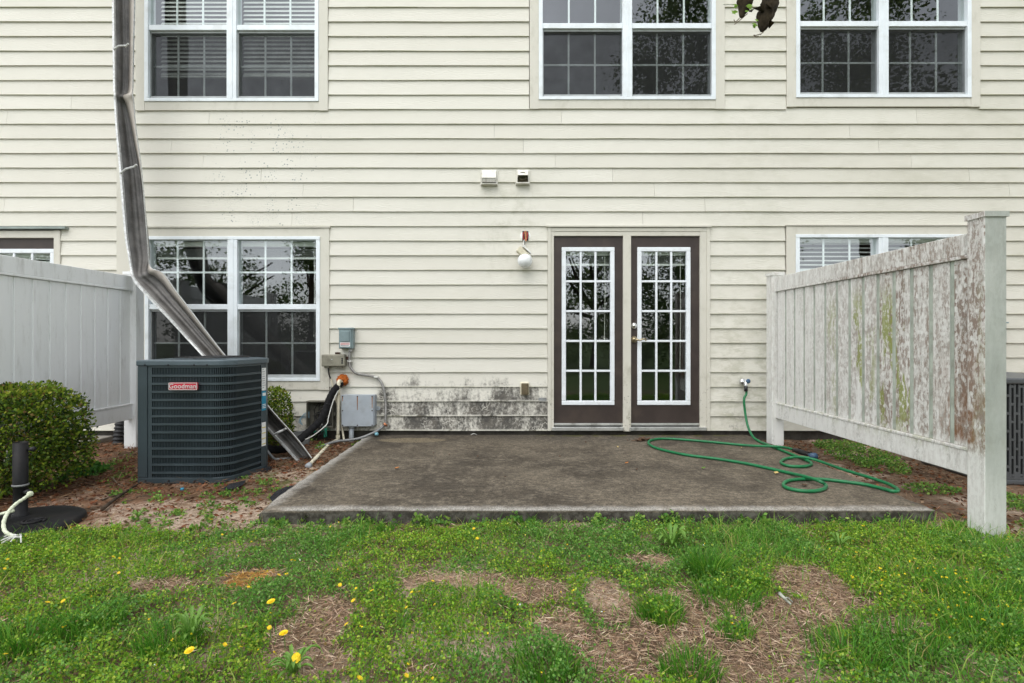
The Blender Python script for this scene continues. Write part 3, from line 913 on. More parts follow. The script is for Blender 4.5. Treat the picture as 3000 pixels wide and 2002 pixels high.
# casing, jambs, mullion post, sill
for (p0, p1) in ((1604, 1614), (2067, 2077)):
    bx('door_trim', PX(p0), PX(p1), -0.040, 0.02, Z0, PZ(668), M['trim'], house, bevel=0.003)
for (p0, p1) in ((1614, 1622), (2048, 2067)):
    bx('door_jamb', PX(p0), PX(p1), -0.033, 0.06, Z0 + 0.002, PZ(678), M['trim'], house, bevel=0.003)
bx('door_trim', PX(1614), PX(2067), -0.037, 0.02, PZ(680), PZ(669), M['trim'], house, bevel=0.003)
bx('door_jamb', PX(1622), PX(2048), -0.030, 0.06, PZ(693), PZ(680), M['trim'], house, bevel=0.003)
bx('drip_cap', PX(1600), PX(2081), -0.056, -0.004, PZ(668), PZ(663), M['trim'], house, bevel=0.002)
bx('door_mullion', PX(1824), PX(1847), -0.034, 0.06, Z0 - 0.008, PZ(693), M['trim'], house, bevel=0.004)
for (p0, p1) in ((1622, 1824), (1847, 2048)):
    bx('door_sweep', PX(p0), PX(p1), -0.012, 0.03, PZ(1246), PZ(1240), M['alu'], house, bevel=0.002)
    bx('sill', PX(p0) - 0.02, PX(p1) + (0.06 if p0 > 1800 else 0), -0.060, 0.05, Z0 + 0.004, PZ(1250), M['alu'], house, bevel=0.003)
# lock and lever on the right leaf
lk = P(1857, 955)
ob('deadbolt', MB().lathe([(0.0, -0.026), (0.014, -0.026), (0.016, -0.020), (0.031, -0.016), (0.034, -0.006), (0.034, 0.0)], (lk.x, -0.004, lk.z), 'Y', 24), M['nickel'], dr, smooth=True)
hk = P(1857, 995)
hd = ob('handle_rose', MB().lathe([(0.0, -0.036), (0.016, -0.034), (0.020, -0.022), (0.034, -0.014), (0.037, -0.004), (0.037, 0.0)], (hk.x, -0.004, hk.z), 'Y', 24), M['brass'], dr, smooth=True)
lev = spline([(hk.x, -0.035, hk.z), (hk.x + 0.02, -0.060, hk.z - 0.002), (hk.x + 0.05, -0.064, hk.z - 0.008), (hk.x + 0.08, -0.064, hk.z + 0.002), (hk.x + 0.105, -0.062, hk.z + 0.004), (hk.x + 0.116, -0.06, hk.z - 0.008), (hk.x + 0.108, -0.06, hk.z - 0.015)], 5)
ob('lever', MB().tube(lev, [0.010] * 8 + [0.008] * (len(lev) - 16) + [0.006] * 8, 10), M['brass'], dr, smooth=True)
wb(1654, 1790, 733, 777, 'short raised blind in the fixed brown door leaf', stacked=0.10, y=0.075, cordz=PZ(990))
wb(1875, 2013, 733, 777, 'short raised blind in the brown door leaf with the lever', stacked=0.10, y=0.075, cordz=PZ(1085))
# neighbour's door, mostly behind the left fence
nd_ = door(PX(-37), PX(166), ZD0, PZ(699), PX(-20), PX(160), PZ(1184), PZ(733), 'dark neighbour door showing above the white fence')
for (p0, p1) in ((166, 184), (-56, -37)):
    bx('door_trim', PX(p0), PX(p1), -0.040, 0.04, Z0, PZ(677), M['trim'], house, bevel=0.003)
bx('door_trim', PX(-37), PX(166), -0.037, 0.04, PZ(699), PZ(678), M['trim'], house, bevel=0.003)
bx('drip_flashing', PX(-80), PX(206), -0.075, -0.004, PZ(675), PZ(668), M['flash'], house, bevel=0.003)
wb(-14, 153, 738, 1160, 'blind behind the neighbour door glass above the left fence', y=0.075)

# broken chip at the end of a lap board and split lowest board end
chip = bx('siding_chip', PX(1577), PX(1601), -0.030, -0.018, PZ(1176), PZ(1165), M['tub'], house)

# ------------------------------------------------------------------ wall fittings
def vent(px0, px1, py0, py1, label, grille):
    x0, x1, z0, z1 = PX(px0, 5.86), PX(px1, 5.86), PZ(py1, 5.86), PZ(py0, 5.86)
    v = thing('dryer_vent', label, 'vent', ((x0 + x1) / 2, -0.03, z0), 'wall vents under the upper windows')
    bx('back_plate', x0 - 0.012, x1 + 0.012, -0.036, -0.016, z0 - 0.006, z1 + 0.006, M['vent'], v, bevel=0.003)
    xm = (x0 + x1) / 2; iw = (x1 - x0) / 2 - 0.010
    zc = z0 + (z1 - z0) * (0.36 if grille else 0.52)
    hood = MB()
    ft = [(-iw, -0.036, z1), (iw, -0.036, z1), (iw, -0.105, zc), (-iw, -0.105, zc)]
    ft = [(xm + p[0], p[1], p[2]) for p in ft]
    hood.quad(ft[0], ft[3], ft[2], ft[1])
    zl = z0 + (z1 - z0) * 0.08
    for s in (-1, 1):
        hood.quad((xm + s * iw, -0.036, z1), (xm + s * iw, -0.105, zc), (xm + s * (iw + 0.006), -0.075, zl), (xm + s * (iw + 0.006), -0.036, zl))
    ob('hood', hood, M['vent'], v, solid=0.004)
    if grille:
        g = MB()
        for i in range(9):
            xx = xm - iw + 2 * iw * (i + 0.5) / 9
            g.box(xx - 0.0022, xx + 0.0022, -0.100, -0.095, zl, zc)
        for j in range(4):
            zz = zl + (zc - zl) * (j + 0.5) / 4
            g.box(xm - iw, xm + iw, -0.0985, -0.0935, zz - 0.0022, zz + 0.0022)
        ob('grille', g, M['vent'], v)
    else:
        ob('duct_ring', MB().lathe([(0.036, -0.080), (0.044, -0.080), (0.044, -0.036), (0.036, -0.036), (0.036, -0.080)], (xm, 0, zc - 0.002), 'Y', 20), M['vent_dark'], v, smooth=True)
    bx('grime_tray', xm - iw, xm + iw, -0.05, -0.037, zl, zc - 0.003, M['vent_dark'], v)
    bx('lip', x0 - 0.006, x1 + 0.006, -0.088, -0.036, z0 - 0.004, z0 + 0.008, M['vent'], v, bevel=0.003)
    return v
vent(1411, 1455, 499, 542, 'dirty white wall vent with a grille, left one of the pair', True)
vent(1514, 1549, 499, 540, 'white wall vent with an open flap mouth, right one of the pair', False)

# dangling globe lamp
lamp = thing('wall_lamp', 'white globe lamp dangling by its wires below a hole in the siding', 'lamp', (PX(1539), -0.1, PZ(785)))
c = P(1539, 694)
ob('wall_hole', MB().lathe([(0.0, 0.0), (0.052, 0.0), (0.058, 0.004)], (c.x, -0.0285, c.z), 'Y', 20), M['white_part'], lamp, smooth=True)
bx('junction_box', c.x - 0.033, c.x + 0.033, -0.032, -0.029, c.z - 0.05, c.z + 0.055, M['black'], lamp)
bx('mounting_strap', c.x - 0.012, c.x + 0.012, -0.040, -0.034, c.z - 0.055, c.z + 0.055, M['copper'], lamp)
for k, (dx, mt) in enumerate(((-0.022, 'wire_red'), (0.021, 'wire_red'), (-0.010, 'black'), (0.026, 'black'))):
    ob('wire', MB().tube(spline([(c.x + dx, -0.032, c.z + 0.04), (c.x + dx * 1.2, -0.042, c.z), (c.x + dx * 0.6, -0.037, c.z - 0.04)], 4), 0.0045, 6), M[mt], lamp)
ob('wire', MB().tube(spline([(c.x - 0.012, -0.038, c.z - 0.04), (c.x - 0.022, -0.06, c.z - 0.085), (c.x - 0.006, -0.072, c.z - 0.115), (c.x - 0.012, -0.075, c.z - 0.13)], 5), 0.004, 6), M['wire_white'], lamp)
ob('wire', MB().tube(spline([(c.x - 0.005, -0.038, c.z - 0.04), (c.x - 0.008, -0.055, c.z - 0.08), (c.x - 0.01, -0.075, c.z - 0.13)], 5), 0.004, 6), M['black'], lamp)
g0 = P(1538, 764, 5.77)
gm = MB().lathe([(0.0, -0.078)] + [(0.078 * math.cos(R(a_)), 0.078 * math.sin(R(a_))) for a_ in range(-80, 75, 8)] + [(0.03, 0.075), (0.03, 0.088)], (g0.x, g0.y, g0.z), 'Z', 32)
ob('globe', gm, M['globe'], lamp, smooth=True)
base = MB().prism([(-0.062, -0.055), (0.062, -0.055), (0.062, 0.055), (-0.062, 0.055)], -0.02, 0.045)
bo = link('lamp_base', base.mesh('lamp_base'), M['beige'], lamp, bevel=0.008)
bo.matrix_basis = Matrix.Translation((g0.x - 0.035, g0.y + 0.012, g0.z + 0.075)) @ Matrix.Rotation(R(42), 4, 'Y')
pl_ = link('mounting_plate', MB().box(-0.006, 0.006, -0.055, 0.05, -0.055, 0.06).mesh('mounting_plate'), M['white_part'], lamp, bevel=0.003)
pl_.matrix_basis = Matrix.Translation((g0.x + 0.02, g0.y + 0.0, g0.z + 0.11)) @ Matrix.Rotation(R(-50), 4, 'Y')

# small stained cover low on the wall
t0 = thing('outlet_cover', 'small stained tan outlet cover low on the mildewed siding', 'outlet', (PX(1537), -0.03, PZ(1158)))
bx('back_box', PX(1524), PX(1550), -0.050, -0.022, PZ(1157), PZ(1119), M['beige'], t0, bevel=0.010)
bx('flip_lid', PX(1527), PX(1548), -0.072, -0.048, PZ(1155), PZ(1122), M['tan_box'], t0, bevel=0.010)

# AC disconnect
D5 = 5.80
dc = thing('disconnect_box', 'small blue-grey electrical disconnect box with a red and white sticker', 'electrical box', (PX(1015), -0.05, PZ(1024)))
X0, X1, Zb, Zt = PX(993, D5), PX(1034, D5), PZ(1022, D5), PZ(962, D5)
bx('enclosure', X0, X1, -0.105, -0.022, Zb, Zt, M['box_blue'], dc, bevel=0.006)
bx('cover', X0 + 0.004, X1 - 0.012, -0.117, -0.1052, Zb + 0.006, Zt - 0.012, M['box_blue'], dc, bevel=0.005)
bx('rain_lip', X0 - 0.005, X1 + 0.005, -0.122, -0.03, Zt - 0.012, Zt + 0.006, M['box_blue'], dc, bevel=0.004)
bx('raised_panel', X0 + 0.025, X1 - 0.032, -0.126, -0.1175, Zb + 0.075, Zt - 0.03, M['box_blue'], dc, bevel=0.008)
stk = bx('warning_sticker', X0 + 0.018, X1 - 0.026, -0.1192, -0.1178, Zb + 0.022, Zb + 0.068, M['paper'], dc)
for k in range(3):
    zz = Zb + 0.055 - k * 0.012
    bx('print_line', X0 + 0.023, X1 - 0.031 - 0.006 * (k == 2), -0.1202, -0.1195, zz, zz + 0.006, M['red_print'] if k < 2 else M['print'], stk)
bx('conduit_hub', PX(1020, D5), PX(1031, D5), -0.09, -0.05, Zb - 0.035, Zb - 0.001, M['steel_flex'], dc, bevel=0.006)

# flexible conduit whip from the disconnect to the ground
wh = thing('flexible_conduit', 'ribbed steel conduit looping down the siding from the blue-grey box', 'conduit', (PX(1128), -0.04, Z0))
path = spline([P(1024, 1032, 5.83), P(1024, 1060, 5.84), P(1028, 1078, 5.84), P(1045, 1094, 5.85), P(1075, 1100, 5.85), P(1102, 1106, 5.85), P(1118, 1122, 5.85), P(1126, 1150, 5.85), P(1130, 1185, 5.85), P(1130, 1215, 5.84), P(1128, 1242, 5.84)], 14)
rr = [0.0125 + (0.0022 if i % 2 else 0.0) for i in range(len(path))]
ob('flexible_sleeve', MB().tube(path, rr, 10), M['steel_flex'], wh)
for (px_, py_) in ((1024, 1059), (1102, 1105)):
    q = P(px_, py_, 5.84)
    bx('clamp', q.x - 0.022, q.x + 0.022, q.y - 0.018, q.y + 0.03, q.z - 0.008, q.z + 0.008, M['wire_white'], wh, bevel=0.003)
p2 = spline([P(1128, 1242, 5.83), P(1118, 1254, 5.82), P(1095, 1268, 5.76), P(1055, 1284, 5.70), P(1020, 1290, 5.66), P(985, 1294, 5.60), P(950, 1305, 5.5), P(905, 1325, 5.35), P(860, 1352, 5.05), P(815, 1352, 4.98), P(785, 1325, 4.95), P(765, 1290, 4.95)], 8)
p2 = [Vector((p.x, p.y, max(p.z, -0.062))) for p in p2]
ob('grey_hose_run', MB().tube(p2, 0.0135, 10), M['conduit'], wh, smooth=True)
q = P(1104, 1270, 5.76)
ob('blue_cap', MB().lathe([(0.0, 0.0), (0.018, 0.0), (0.021, 0.018), (0.012, 0.030), (0.0, 0.030)], (q.x, q.y - 0.01, max(q.z - 0.02, 0.002)), 'Z', 14), M['tape_blue'], wh, smooth=True)
q = P(1130, 1245, 5.82)
ob('copper_fitting', MB().tube([q + Vector((-0.02, -0.005, 0.015)), q + Vector((0.012, 0, -0.012))], 0.0145, 10), M['copper'], wh, smooth=True)

# horizontal utility box
ub = thing('utility_box', 'long greenish-grey utility box half over the window trim', 'electrical box', (PX(976), -0.05, PZ(1076)))
X0, X1, Zb, Zt = PX(943, D5), PX(1011, D5), PZ(1074, D5), PZ(1039, D5)
bx('enclosure', X0, X1, -0.12, -0.041, Zb, Zt, M['box_beige'], ub, bevel=0.010)
bx('end_panel', X1 - 0.045, X1 - 0.004, -0.1235, -0.1205, Zb + 0.012, Zt - 0.012, M['box_beige'], ub)
for k in range(3):
    ob('port', MB().lathe([(0.0, -0.002), (0.009, -0.002), (0.010, 0.0)], (X1 - 0.024, -0.1238, Zt - 0.045 - k * 0.022), 'Y', 12), M['black'], ub)
ob('screw', MB().lathe([(0.0, -0.004), (0.006, -0.003), (0.006, 0.0)], ((X0 + X1) / 2 - 0.01, -0.1205, (Zb + Zt) / 2 + 0.01), 'Y', 10), M['chrome'], ub)
bx('bracket', X1 - 0.12, X1 - 0.075, -0.06, -0.03, Zt + 0.001, Zt + 0.022, M['rust_dark'], ub)
bx('connector', X1 + 0.001, X1 + 0.026, -0.085, -0.06, Zb + 0.07, Zb + 0.105, M['rust_dark'], ub, bevel=0.004)
for xx in (X0 + 0.05, X1 - 0.06):
    bx('cable_gland', xx - 0.028, xx + 0.028, -0.1, -0.05, Zb - 0.018, Zb - 0.001, M['box_beige'], ub, bevel=0.004)
ob('cable', MB().tube(spline([P(962, 1078, 5.81), P(964, 1098, 5.83), P(972, 1120, 5.84), P(976, 1150, 5.84), P(978, 1180, 5.84)], 6), 0.0075, 8), M['black'], ub, smooth=True)
ob('cable_sleeve', MB().tube(spline([P(970, 1110, 5.83), P(976, 1135, 5.83), P(984, 1165, 5.84), P(992, 1210, 5.84), P(1003, 1260, 5.83), P(1010, 1305, 5.72)], 6), 0.011, 8), M['pvc_white'], ub, smooth=True)

# white PVC condensate pipe with orange foam and insulated line
cp = thing('condensate_pipe', 'stained white plastic drain pipe running down the wall to the ground', 'pipe', (PX(991), -0.1, -0.08))
ob('riser', MB().tube(spline([P(1000, 1128, 5.86), P(996, 1121, 5.80), P(993, 1125, 5.76), P(992, 1140, 5.75), P(991, 1200, 5.75), P(990, 1283, 5.74)], 5), 0.0155, 12), M['pvc_white'], cp, smooth=True)
ob('elbow', MB().tube(spline([P(1001, 1122, 5.83), P(995, 1117, 5.77), P(992, 1124, 5.75), P(992, 1138, 5.75)], 5), 0.0205, 12), M['pvc_white'], cp, smooth=True)
ob('coupling', MB().tube([P(990, 1275, 5.74), P(990, 1290, 5.74)], 0.021, 12), M['pvc_white'], cp, smooth=True)
e0, e1 = P(989, 1289, 5.72), G(903, 1366, -0.062)
ob('ground_run', MB().tube([e0, Vector((e0.x - 0.05, e0.y - 0.12, -0.045)), e1], 0.0165, 12), M['pvc_white'], cp, smooth=True)
ob('end_cap', MB().tube([e1 + (e1 - e0).normalized() * -0.03, e1 + (e1 - e0).normalized() * 0.012], 0.026, 12), M['pvc_grey'], cp, smooth=True)
fo = thing('foam_plug', 'lumpy rust-orange expanding foam where the pipes enter the siding', 'foam', (PX(1005), -0.03, PZ(1112)))
bmf = bmesh.new()
bmesh.ops.create_icosphere(bmf, subdivisions=4, radius=1.0)
cc = P(1004, 1114, 5.85)
for v in bmf.verts:
    nn = v.co.normalized()
    k = 1 + 0.28 * (vnoise(nn.x * 3 + nn.z * 2, nn.y * 3 - nn.z, 1.6) - 0.5) + 0.25 * (vnoise(nn.x * 6, nn.z * 6 + nn.y * 3, 1.5) - 0.5)
    v.co = cc + Vector((nn.x * 0.062, nn.y * 0.04, nn.z * 0.058)) * float(k)
me = bpy.data.meshes.new('foam_mass'); bmf.to_mesh(me); bmf.free()
link('foam_mass', me, M['foam'], fo, smooth=True)
il = thing('insulated_line', 'thick black foam-wrapped refrigerant line curving down from the orange foam', 'pipe', (PX(940), -0.2, -0.06))
lp = spline([P(1000, 1122, 5.84), P(990, 1132, 5.76), P(976, 1148, 5.72), P(964, 1172, 5.68), P(955, 1200, 5.64), P(938, 1232, 5.58), P(912, 1258, 5.5), P(885, 1282, 5.4), P(850, 1310, 5.22), P(800, 1318, 5.06), P(740, 1300, 4.98)], 8)
lp = [Vector((p.x, p.y, max(p.z, -0.03))) for p in lp]
ob('foam_sleeve', MB().tube(lp, [0.036 + 0.002 * math.sin(i * 1.9) for i in range(len(lp))], 14), M['rubber'], il, smooth=True)
ob('thermostat_wire', MB().tube(spline([P(1002, 1128, 5.80), P(988, 1150, 5.72), P(974, 1182, 5.66), P(962, 1225, 5.6), P(956, 1245, 5.56), P(920, 1275, 5.46), P(895, 1288, 5.36)], 6), 0.005, 6), M['wire_white'], il, smooth=True)
ob('zip_tie', MB().tube([P(955, 1183, 5.63), P(970, 1185, 5.60), P(972, 1184, 5.68)], 0.003, 5), M['black'], il)

# grey PVC junction box on its pipe
gb_ = thing('junction_box', 'square pale grey plastic junction box with rusty screws above the patio corner', 'electrical box', (PX(1050), -0.1, PZ(1252)))
DG = 5.76
X0, X1, Zb, Zt = PX(1000, DG), PX(1094, DG), PZ(1250, DG), PZ(1157, DG)
bx('enclosure', X0 + 0.006, X1 + 0.008, -0.125, -0.026, Zb + 0.006, Zt - 0.006, M['pvc_grey'], gb_, bevel=0.004)
bx('lid', X0, X1, -0.140, -0.1252, Zb, Zt, M['pvc_grey'], gb_, bevel=0.004)
for (u, v_) in ((0.04, 0.95), (0.5, 0.95), (0.96, 0.95), (0.04, 0.5), (0.96, 0.5), (0.04, 0.04), (0.5, 0.04), (0.96, 0.04)):
    xx, zz = X0 + (X1 - X0) * u, Zb + (Zt - Zb) * v_
    ob('screw', MB().lathe([(0.0, -0.005), (0.006, -0.004), (0.007, 0.0)], (xx, -0.1402, zz), 'Y', 10), M['rust_dark'], gb_)
for u, l_ in ((0.5, 0.15), (0.96, 0.12), (0.04, 0.05)):
    xx = X0 + (X1 - X0) * u
    ob('rust_streak', MB().quad((xx - 0.003, -0.1408, Zt - 0.02 - l_), (xx + 0.003, -0.1408, Zt - 0.02 - l_), (xx + 0.006, -0.1408, Zt - 0.02), (xx - 0.006, -0.1408, Zt - 0.02)), M['rust'], gb_)
bx('embossed_mark', X0 + 0.09, X1 - 0.09, -0.1412, -0.1402, (Zb + Zt) / 2 - 0.006, (Zb + Zt) / 2 + 0.006, M['pvc_grey'], gb_)
ob('mounting_ear', MB().lathe([(0.008, 0.0), (0.022, 0.0), (0.022, 0.008), (0.008, 0.008), (0.008, 0.0)], (X1 + 0.026, -0.045, (Zb + Zt) / 2 + 0.012), 'Y', 16), M['pvc_grey'], gb_)
xp = PX(1025, DG)
ob('pipe_stub', MB().tube([(xp, -0.08, Zb + 0.005), (xp, -0.08, -0.14)], 0.026, 16), M['pvc_grey'], gb_, smooth=True)
ob('pipe_collar', MB().tube([(xp, -0.08, Zb + 0.001), (xp, -0.08, Zb - 0.03)], 0.031, 16), M['pvc_grey'], gb_, smooth=True)

# open telecom box with its tangle
tb = thing('open_cable_box', 'open olive-grey cable box full of tangled black wires beside the shrub', 'electrical box', (PX(940), -0.1, PZ(1255)))
X0, X1, Zb, Zt = PX(900, 5.8), PX(978, 5.8), PZ(1252, 5.8), PZ(1175, 5.8)
bx('back_panel', X0, X1, -0.05, -0.03, Zb, Zt, M['box_open'], tb)
bx('side_wall', X0, X0 + 0.010, -0.13, -0.05, Zb, Zt, M['box_open'], tb)
bx('side_wall', X1 - 0.010, X1, -0.13, -0.05, Zb, Zt, M['box_open'], tb)
bx('side_wall', X0 + 0.010, X1 - 0.010, -0.13, -0.05, Zt - 0.010, Zt, M['box_open'], tb)
bx('side_wall', X0 + 0.010, X1 - 0.010, -0.13, -0.05, Zb, Zb + 0.010, M['box_open'], tb)
bx('latch', X1 + 0.001, X1 + 0.022, -0.12, -0.08, (Zb + Zt) / 2 - 0.02, (Zb + Zt) / 2 + 0.02, M['box_open'], tb, bevel=0.003)
for i in range(4):
    for j in range(4):
        xx, zz = X0 + 0.045 + i * 0.055, Zb + 0.06 + j * 0.06
        ob('boss', MB().lathe([(0.0, -0.010), (0.006, -0.010), (0.007, 0.0)], (xx, -0.0502, zz), 'Y', 8), M['box_open'], tb)
for k in range(9):
    cx_, cz_ = X0 + 0.16 + random.uniform(-.04, .06), Zb + 0.12 + random.uniform(-.05, .06)
    r_ = random.uniform(0.04, 0.09); ph = random.uniform(0, 6)
    pts = [(cx_ + r_ * math.cos(ph + a_ * 0.7) * random.uniform(.8, 1.1), -0.07 - 0.006 * a_, cz_ + r_ * 1.1 * math.sin(ph + a_ * 0.7)) for a_ in range(8)]
    if k < 4: pts.append((X0 + 0.12 + 0.04 * k, -0.17, Zb - 0.05 - 0.02 * k))
    ob('wire', MB().tube(spline(pts, 4), 0.0042, 6), M['black'], tb, smooth=True)
for k in range(5):
    ob('wire', MB().tube(spline([(X0 + 0.02, -0.09, Zb + 0.16 - k * 0.015), (X0 - 0.03 - 0.01 * k, -0.12, Zb + 0.14 - k * 0.012), (X0 - 0.08 + 0.012 * k, -0.14, Zb + 0.05 - 0.006 * k)], 5), 0.0035, 5), M['wire_blue'], tb, smooth=True)
for k in range(14):
    a_ = Vector((X0 + 0.12 + random.uniform(0, 0.12), -0.17 + random.uniform(-.03, .03), Zb - 0.01 + random.uniform(-.05, .05)))
    b_ = a_ + Vector((random.uniform(-.05, .05), random.uniform(-.04, .04), -random.uniform(.02, .07)))
    ob('wire', MB().tube(spline([a_, (a_ + b_) / 2 + Vector((random.uniform(-.02, .02), -.02, .01)), b_], 4), 0.004, 5), M[random.choice(('black', 'wire_white', 'black', 'wire_blue', 'wire_green'))], tb)
bx('terminal_block', X0 + 0.21, X0 + 0.235, -0.20, -0.17, Zb - 0.09, Zb + 0.0, M['wire_green'], tb, bevel=0.003)
ub2 = thing('plastic_tub', 'broken grey plastic tub lying between the shrub and the open cable box', 'tub', (PX(868), -0.35, -0.07))
pr = []
c0 = P(872, 1262, 5.55)
rows = []
for j in range(7):
    zz = -0.08 + 0.17 * j / 6
    rows.append([(c0.x + (0.085 + 0.018 * j / 6) * math.cos(R(a_)), c0.y + 0.09 + (0.085 + 0.018 * j / 6) * math.sin(R(a_)), zz + 0.02 * math.cos(R(a_))) for a_ in range(180, 361, 12)])
ob('tub_wall', MB().grid(rows), M['tub'], ub2, smooth=True, solid=0.005)
ob('tub_rim', MB().tube(rows[-1], 0.007, 6), M['tub'], ub2, smooth=True)

# hose bib and hose
hb = thing('hose_tap', 'chrome garden tap on the siding right of the brown doors', 'tap', (PX(2177), -0.03, PZ(1121)))
q = P(2177, 1119, 5.84)
ob('flange', MB().lathe([(0.0, -0.012), (0.032, -0.012), (0.036, -0.004), (0.036, 0.02)], (q.x, q.y, q.z), 'Y', 18), M['chrome'], hb, smooth=True)
ob('spout', MB().tube(spline([(q.x, q.y - 0.01, q.z), (q.x - 0.002, q.y - 0.06, q.z), (q.x - 0.004, q.y - 0.075, q.z - 0.02), (q.x - 0.004, q.y - 0.078, q.z - 0.045)], 6), 0.016, 12), M['chrome'], hb, smooth=True)
ob('wheel_handle', MB().lathe([(0.0, -0.008), (0.008, -0.010), (0.022, -0.006), (0.026, 0.0), (0.022, 0.006), (0.0, 0.006)], (q.x + 0.022, q.y - 0.075, q.z + 0.012), 'Y', 10), M['nozzle_blue'], hb, smooth=True)
ob('side_lug', MB().tube([(q.x - 0.045, q.y - 0.04, q.z + 0.006), (q.x - 0.01, q.y - 0.04, q.z)], 0.012, 8), M['chrome'], hb, smooth=True)

hose = thing('garden_hose', 'green garden hose looped across the patio from the chrome tap', 'hose', (PX(2177), -0.2, 0.0))
HZ = 0.0135
def HP(u, v_, z=HZ):
    px_, py_ = 1830 + u / 2.701, 1060 + v_ / 2.701
    return G(px_, py_, z)
tap = Vector((q.x - 0.004, q.y - 0.078, q.z - 0.05))
drop = [tap, Vector((tap.x + 0.004, tap.y - 0.002, tap.z - 0.07)), P(2180, 1171, 5.74), P(2184, 1215, 5.72), P(2192, 1252, 5.66), P(2206, 1280, 5.56)]
drop[-1].z = max(drop[-1].z, 0.03)
lay1 = [(1060, 628), (1110, 650), (1200, 685), (1340, 740), (1420, 772), (1470, 796), (1470, 818), (1400, 830), (1300, 825), (1245, 806), (1243, 784), (1300, 762), (1400, 755), (1500, 775), (1600, 808), (1750, 860), (1950, 920), (2080, 965), (2150, 1002), (2162, 1022), (2120, 1025), (2040, 1004), (1900, 972), (1700, 945), (1550, 930), (1400, 930), (1300, 941), (1258, 966), (1278, 996), (1380, 1020), (1500, 1024), (1580, 1005), (1590, 975), (1540, 945), (1440, 912), (1300, 880), (1100, 835), (900, 795), (700, 765), (500, 740), (350, 710), (240, 680), (192, 650), (200, 626), (260, 612), (350, 610), (500, 620), (700, 637), (900, 657), (1050, 667), (1200, 672), (1300, 686), (1345, 700)]
lift = {12: 0.022, 13: 0.01, 33: 0.022, 34: 0.02, 50: 0.022, 49: 0.01}
lay = [HP(u, v_, HZ + lift.get(i, 0)) for i, (u, v_) in enumerate(lay1)]
hp = spline(drop + lay, 6)
ob('hose_tube', MB().tube(hp, 0.0122, 10), M['hose'], hose, smooth=True)
ob('hose_collar', MB().tube([tap + Vector((0, 0, 0.012)), tap + Vector((0, 0, -0.045))], 0.0185, 12), M['black'], hose, smooth=True)
n0, n1 = lay[-1], G(1830 + 1505 / 2.701, 1060 + 752 / 2.701, 0.03)
nz = thing('hose_nozzle', 'black spray nozzle with blue tip at the end of the green hose', 'nozzle', tuple(n0))
dv = (n1 - n0)
ob('grip', MB().tube([n0 - dv * 0.06, n0 + dv * 0.1, n0 + dv * 0.3, n0 + dv * 0.62, n0 + dv * 0.75], [0.015, 0.021, 0.025, 0.017, 0.014], 12), M['black'], nz, smooth=True)
ob('spray_head', MB().tube([n0 + dv * 0.74, n0 + dv * 0.85, n0 + dv * 0.98], [0.014, 0.022, 0.033], 14), M['nozzle_blue'], nz, smooth=True)
ob('trigger', MB().tube(spline([n0 + dv * 0.2 + Vector((0, -0.02, 0.018)), n0 + dv * 0.5 + Vector((0, -0.03, 0.02)), n0 + dv * 0.8 + Vector((0, -0.018, 0.025))], 4), 0.007, 6), M['black'], nz)

# ------------------------------------------------------------------ fences
def fence(name, label, xc, side, d_front, d_back, mat, nb_boards, gap, tongue):
    """xc centre line, runs in depth; side = the way the seen face points (-1 left, +1 right)"""
    yb, yf = d_back - CAM_D, d_front - CAM_D
    f = thing(name, label, 'fence', (xc, (yb + yf) / 2, GZ))
    hw = 0.061
    for (yy, zt) in ((yb, 1.69), (yf, 1.735)):
        po = bx('post', xc - hw, xc + hw, yy, yy + 0.122, -0.3, zt, mat, f, bevel=0.006)
        cp_ = MB().box(xc - hw - 0.008, xc + hw + 0.008, yy - 0.008, yy + 0.130, zt - 0.012, zt + 0.018)
        n_ = len(cp_.v)
        a0, a1, b0, b1, z_ = xc - hw - 0.004, xc + hw + 0.004, yy - 0.004, yy + 0.126, zt + 0.0182
        cp_.v += [(a0, b0, z_), (a1, b0, z_), (a1, b1, z_), (a0, b1, z_), (xc, yy + 0.061, z_ + 0.012)]
        cp_.f += [(n_, n_ + 1, n_ + 4), (n_ + 1, n_ + 2, n_ + 4), (n_ + 2, n_ + 3, n_ + 4), (n_ + 3, n_, n_ + 4)]
        ob('post_cap', cp_, mat, f)
    y0, y1 = yf + 0.1225, yb - 0.0005
    rl = 0.024
    bx('top_rail', xc - rl, xc + rl, y0, y1, 1.535, 1.66, mat, f, bevel=0.004)
    bx('rail_lip', xc - rl - 0.004, xc + rl + 0.004, y0, y1, 1.513, 1.5345, mat, f, bevel=0.004)
    bx('bottom_rail', xc - rl, xc + rl, y0, y1, 0.235, 0.375, mat, f, bevel=0.004)
    bx('rail_lip', xc - rl - 0.004, xc + rl + 0.004, y0, y1, 0.3755, 0.395, mat, f, bevel=0.004)
    bw = (y1 - y0) / nb_boards
    for i in range(nb_boards):
        ya = y0 + i * bw
        m = MB().box(xc - 0.012, xc + 0.012, ya + gap, ya + bw - gap, 0.3955, 1.5125)
        ob('picket', m, mat, f, bevel=0.005)
        if i < nb_boards - 1:
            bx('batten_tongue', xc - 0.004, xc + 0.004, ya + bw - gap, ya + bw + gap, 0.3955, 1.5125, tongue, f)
    return f
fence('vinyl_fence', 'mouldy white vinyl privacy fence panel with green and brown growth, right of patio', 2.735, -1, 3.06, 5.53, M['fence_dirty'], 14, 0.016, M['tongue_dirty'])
fence('vinyl_fence', 'cleaner white vinyl privacy fence panel at the left behind the clipped hedge', -3.772, 1, 3.05, 5.45, M['fence_clean'], 14, 0.012, M['fence_clean'])

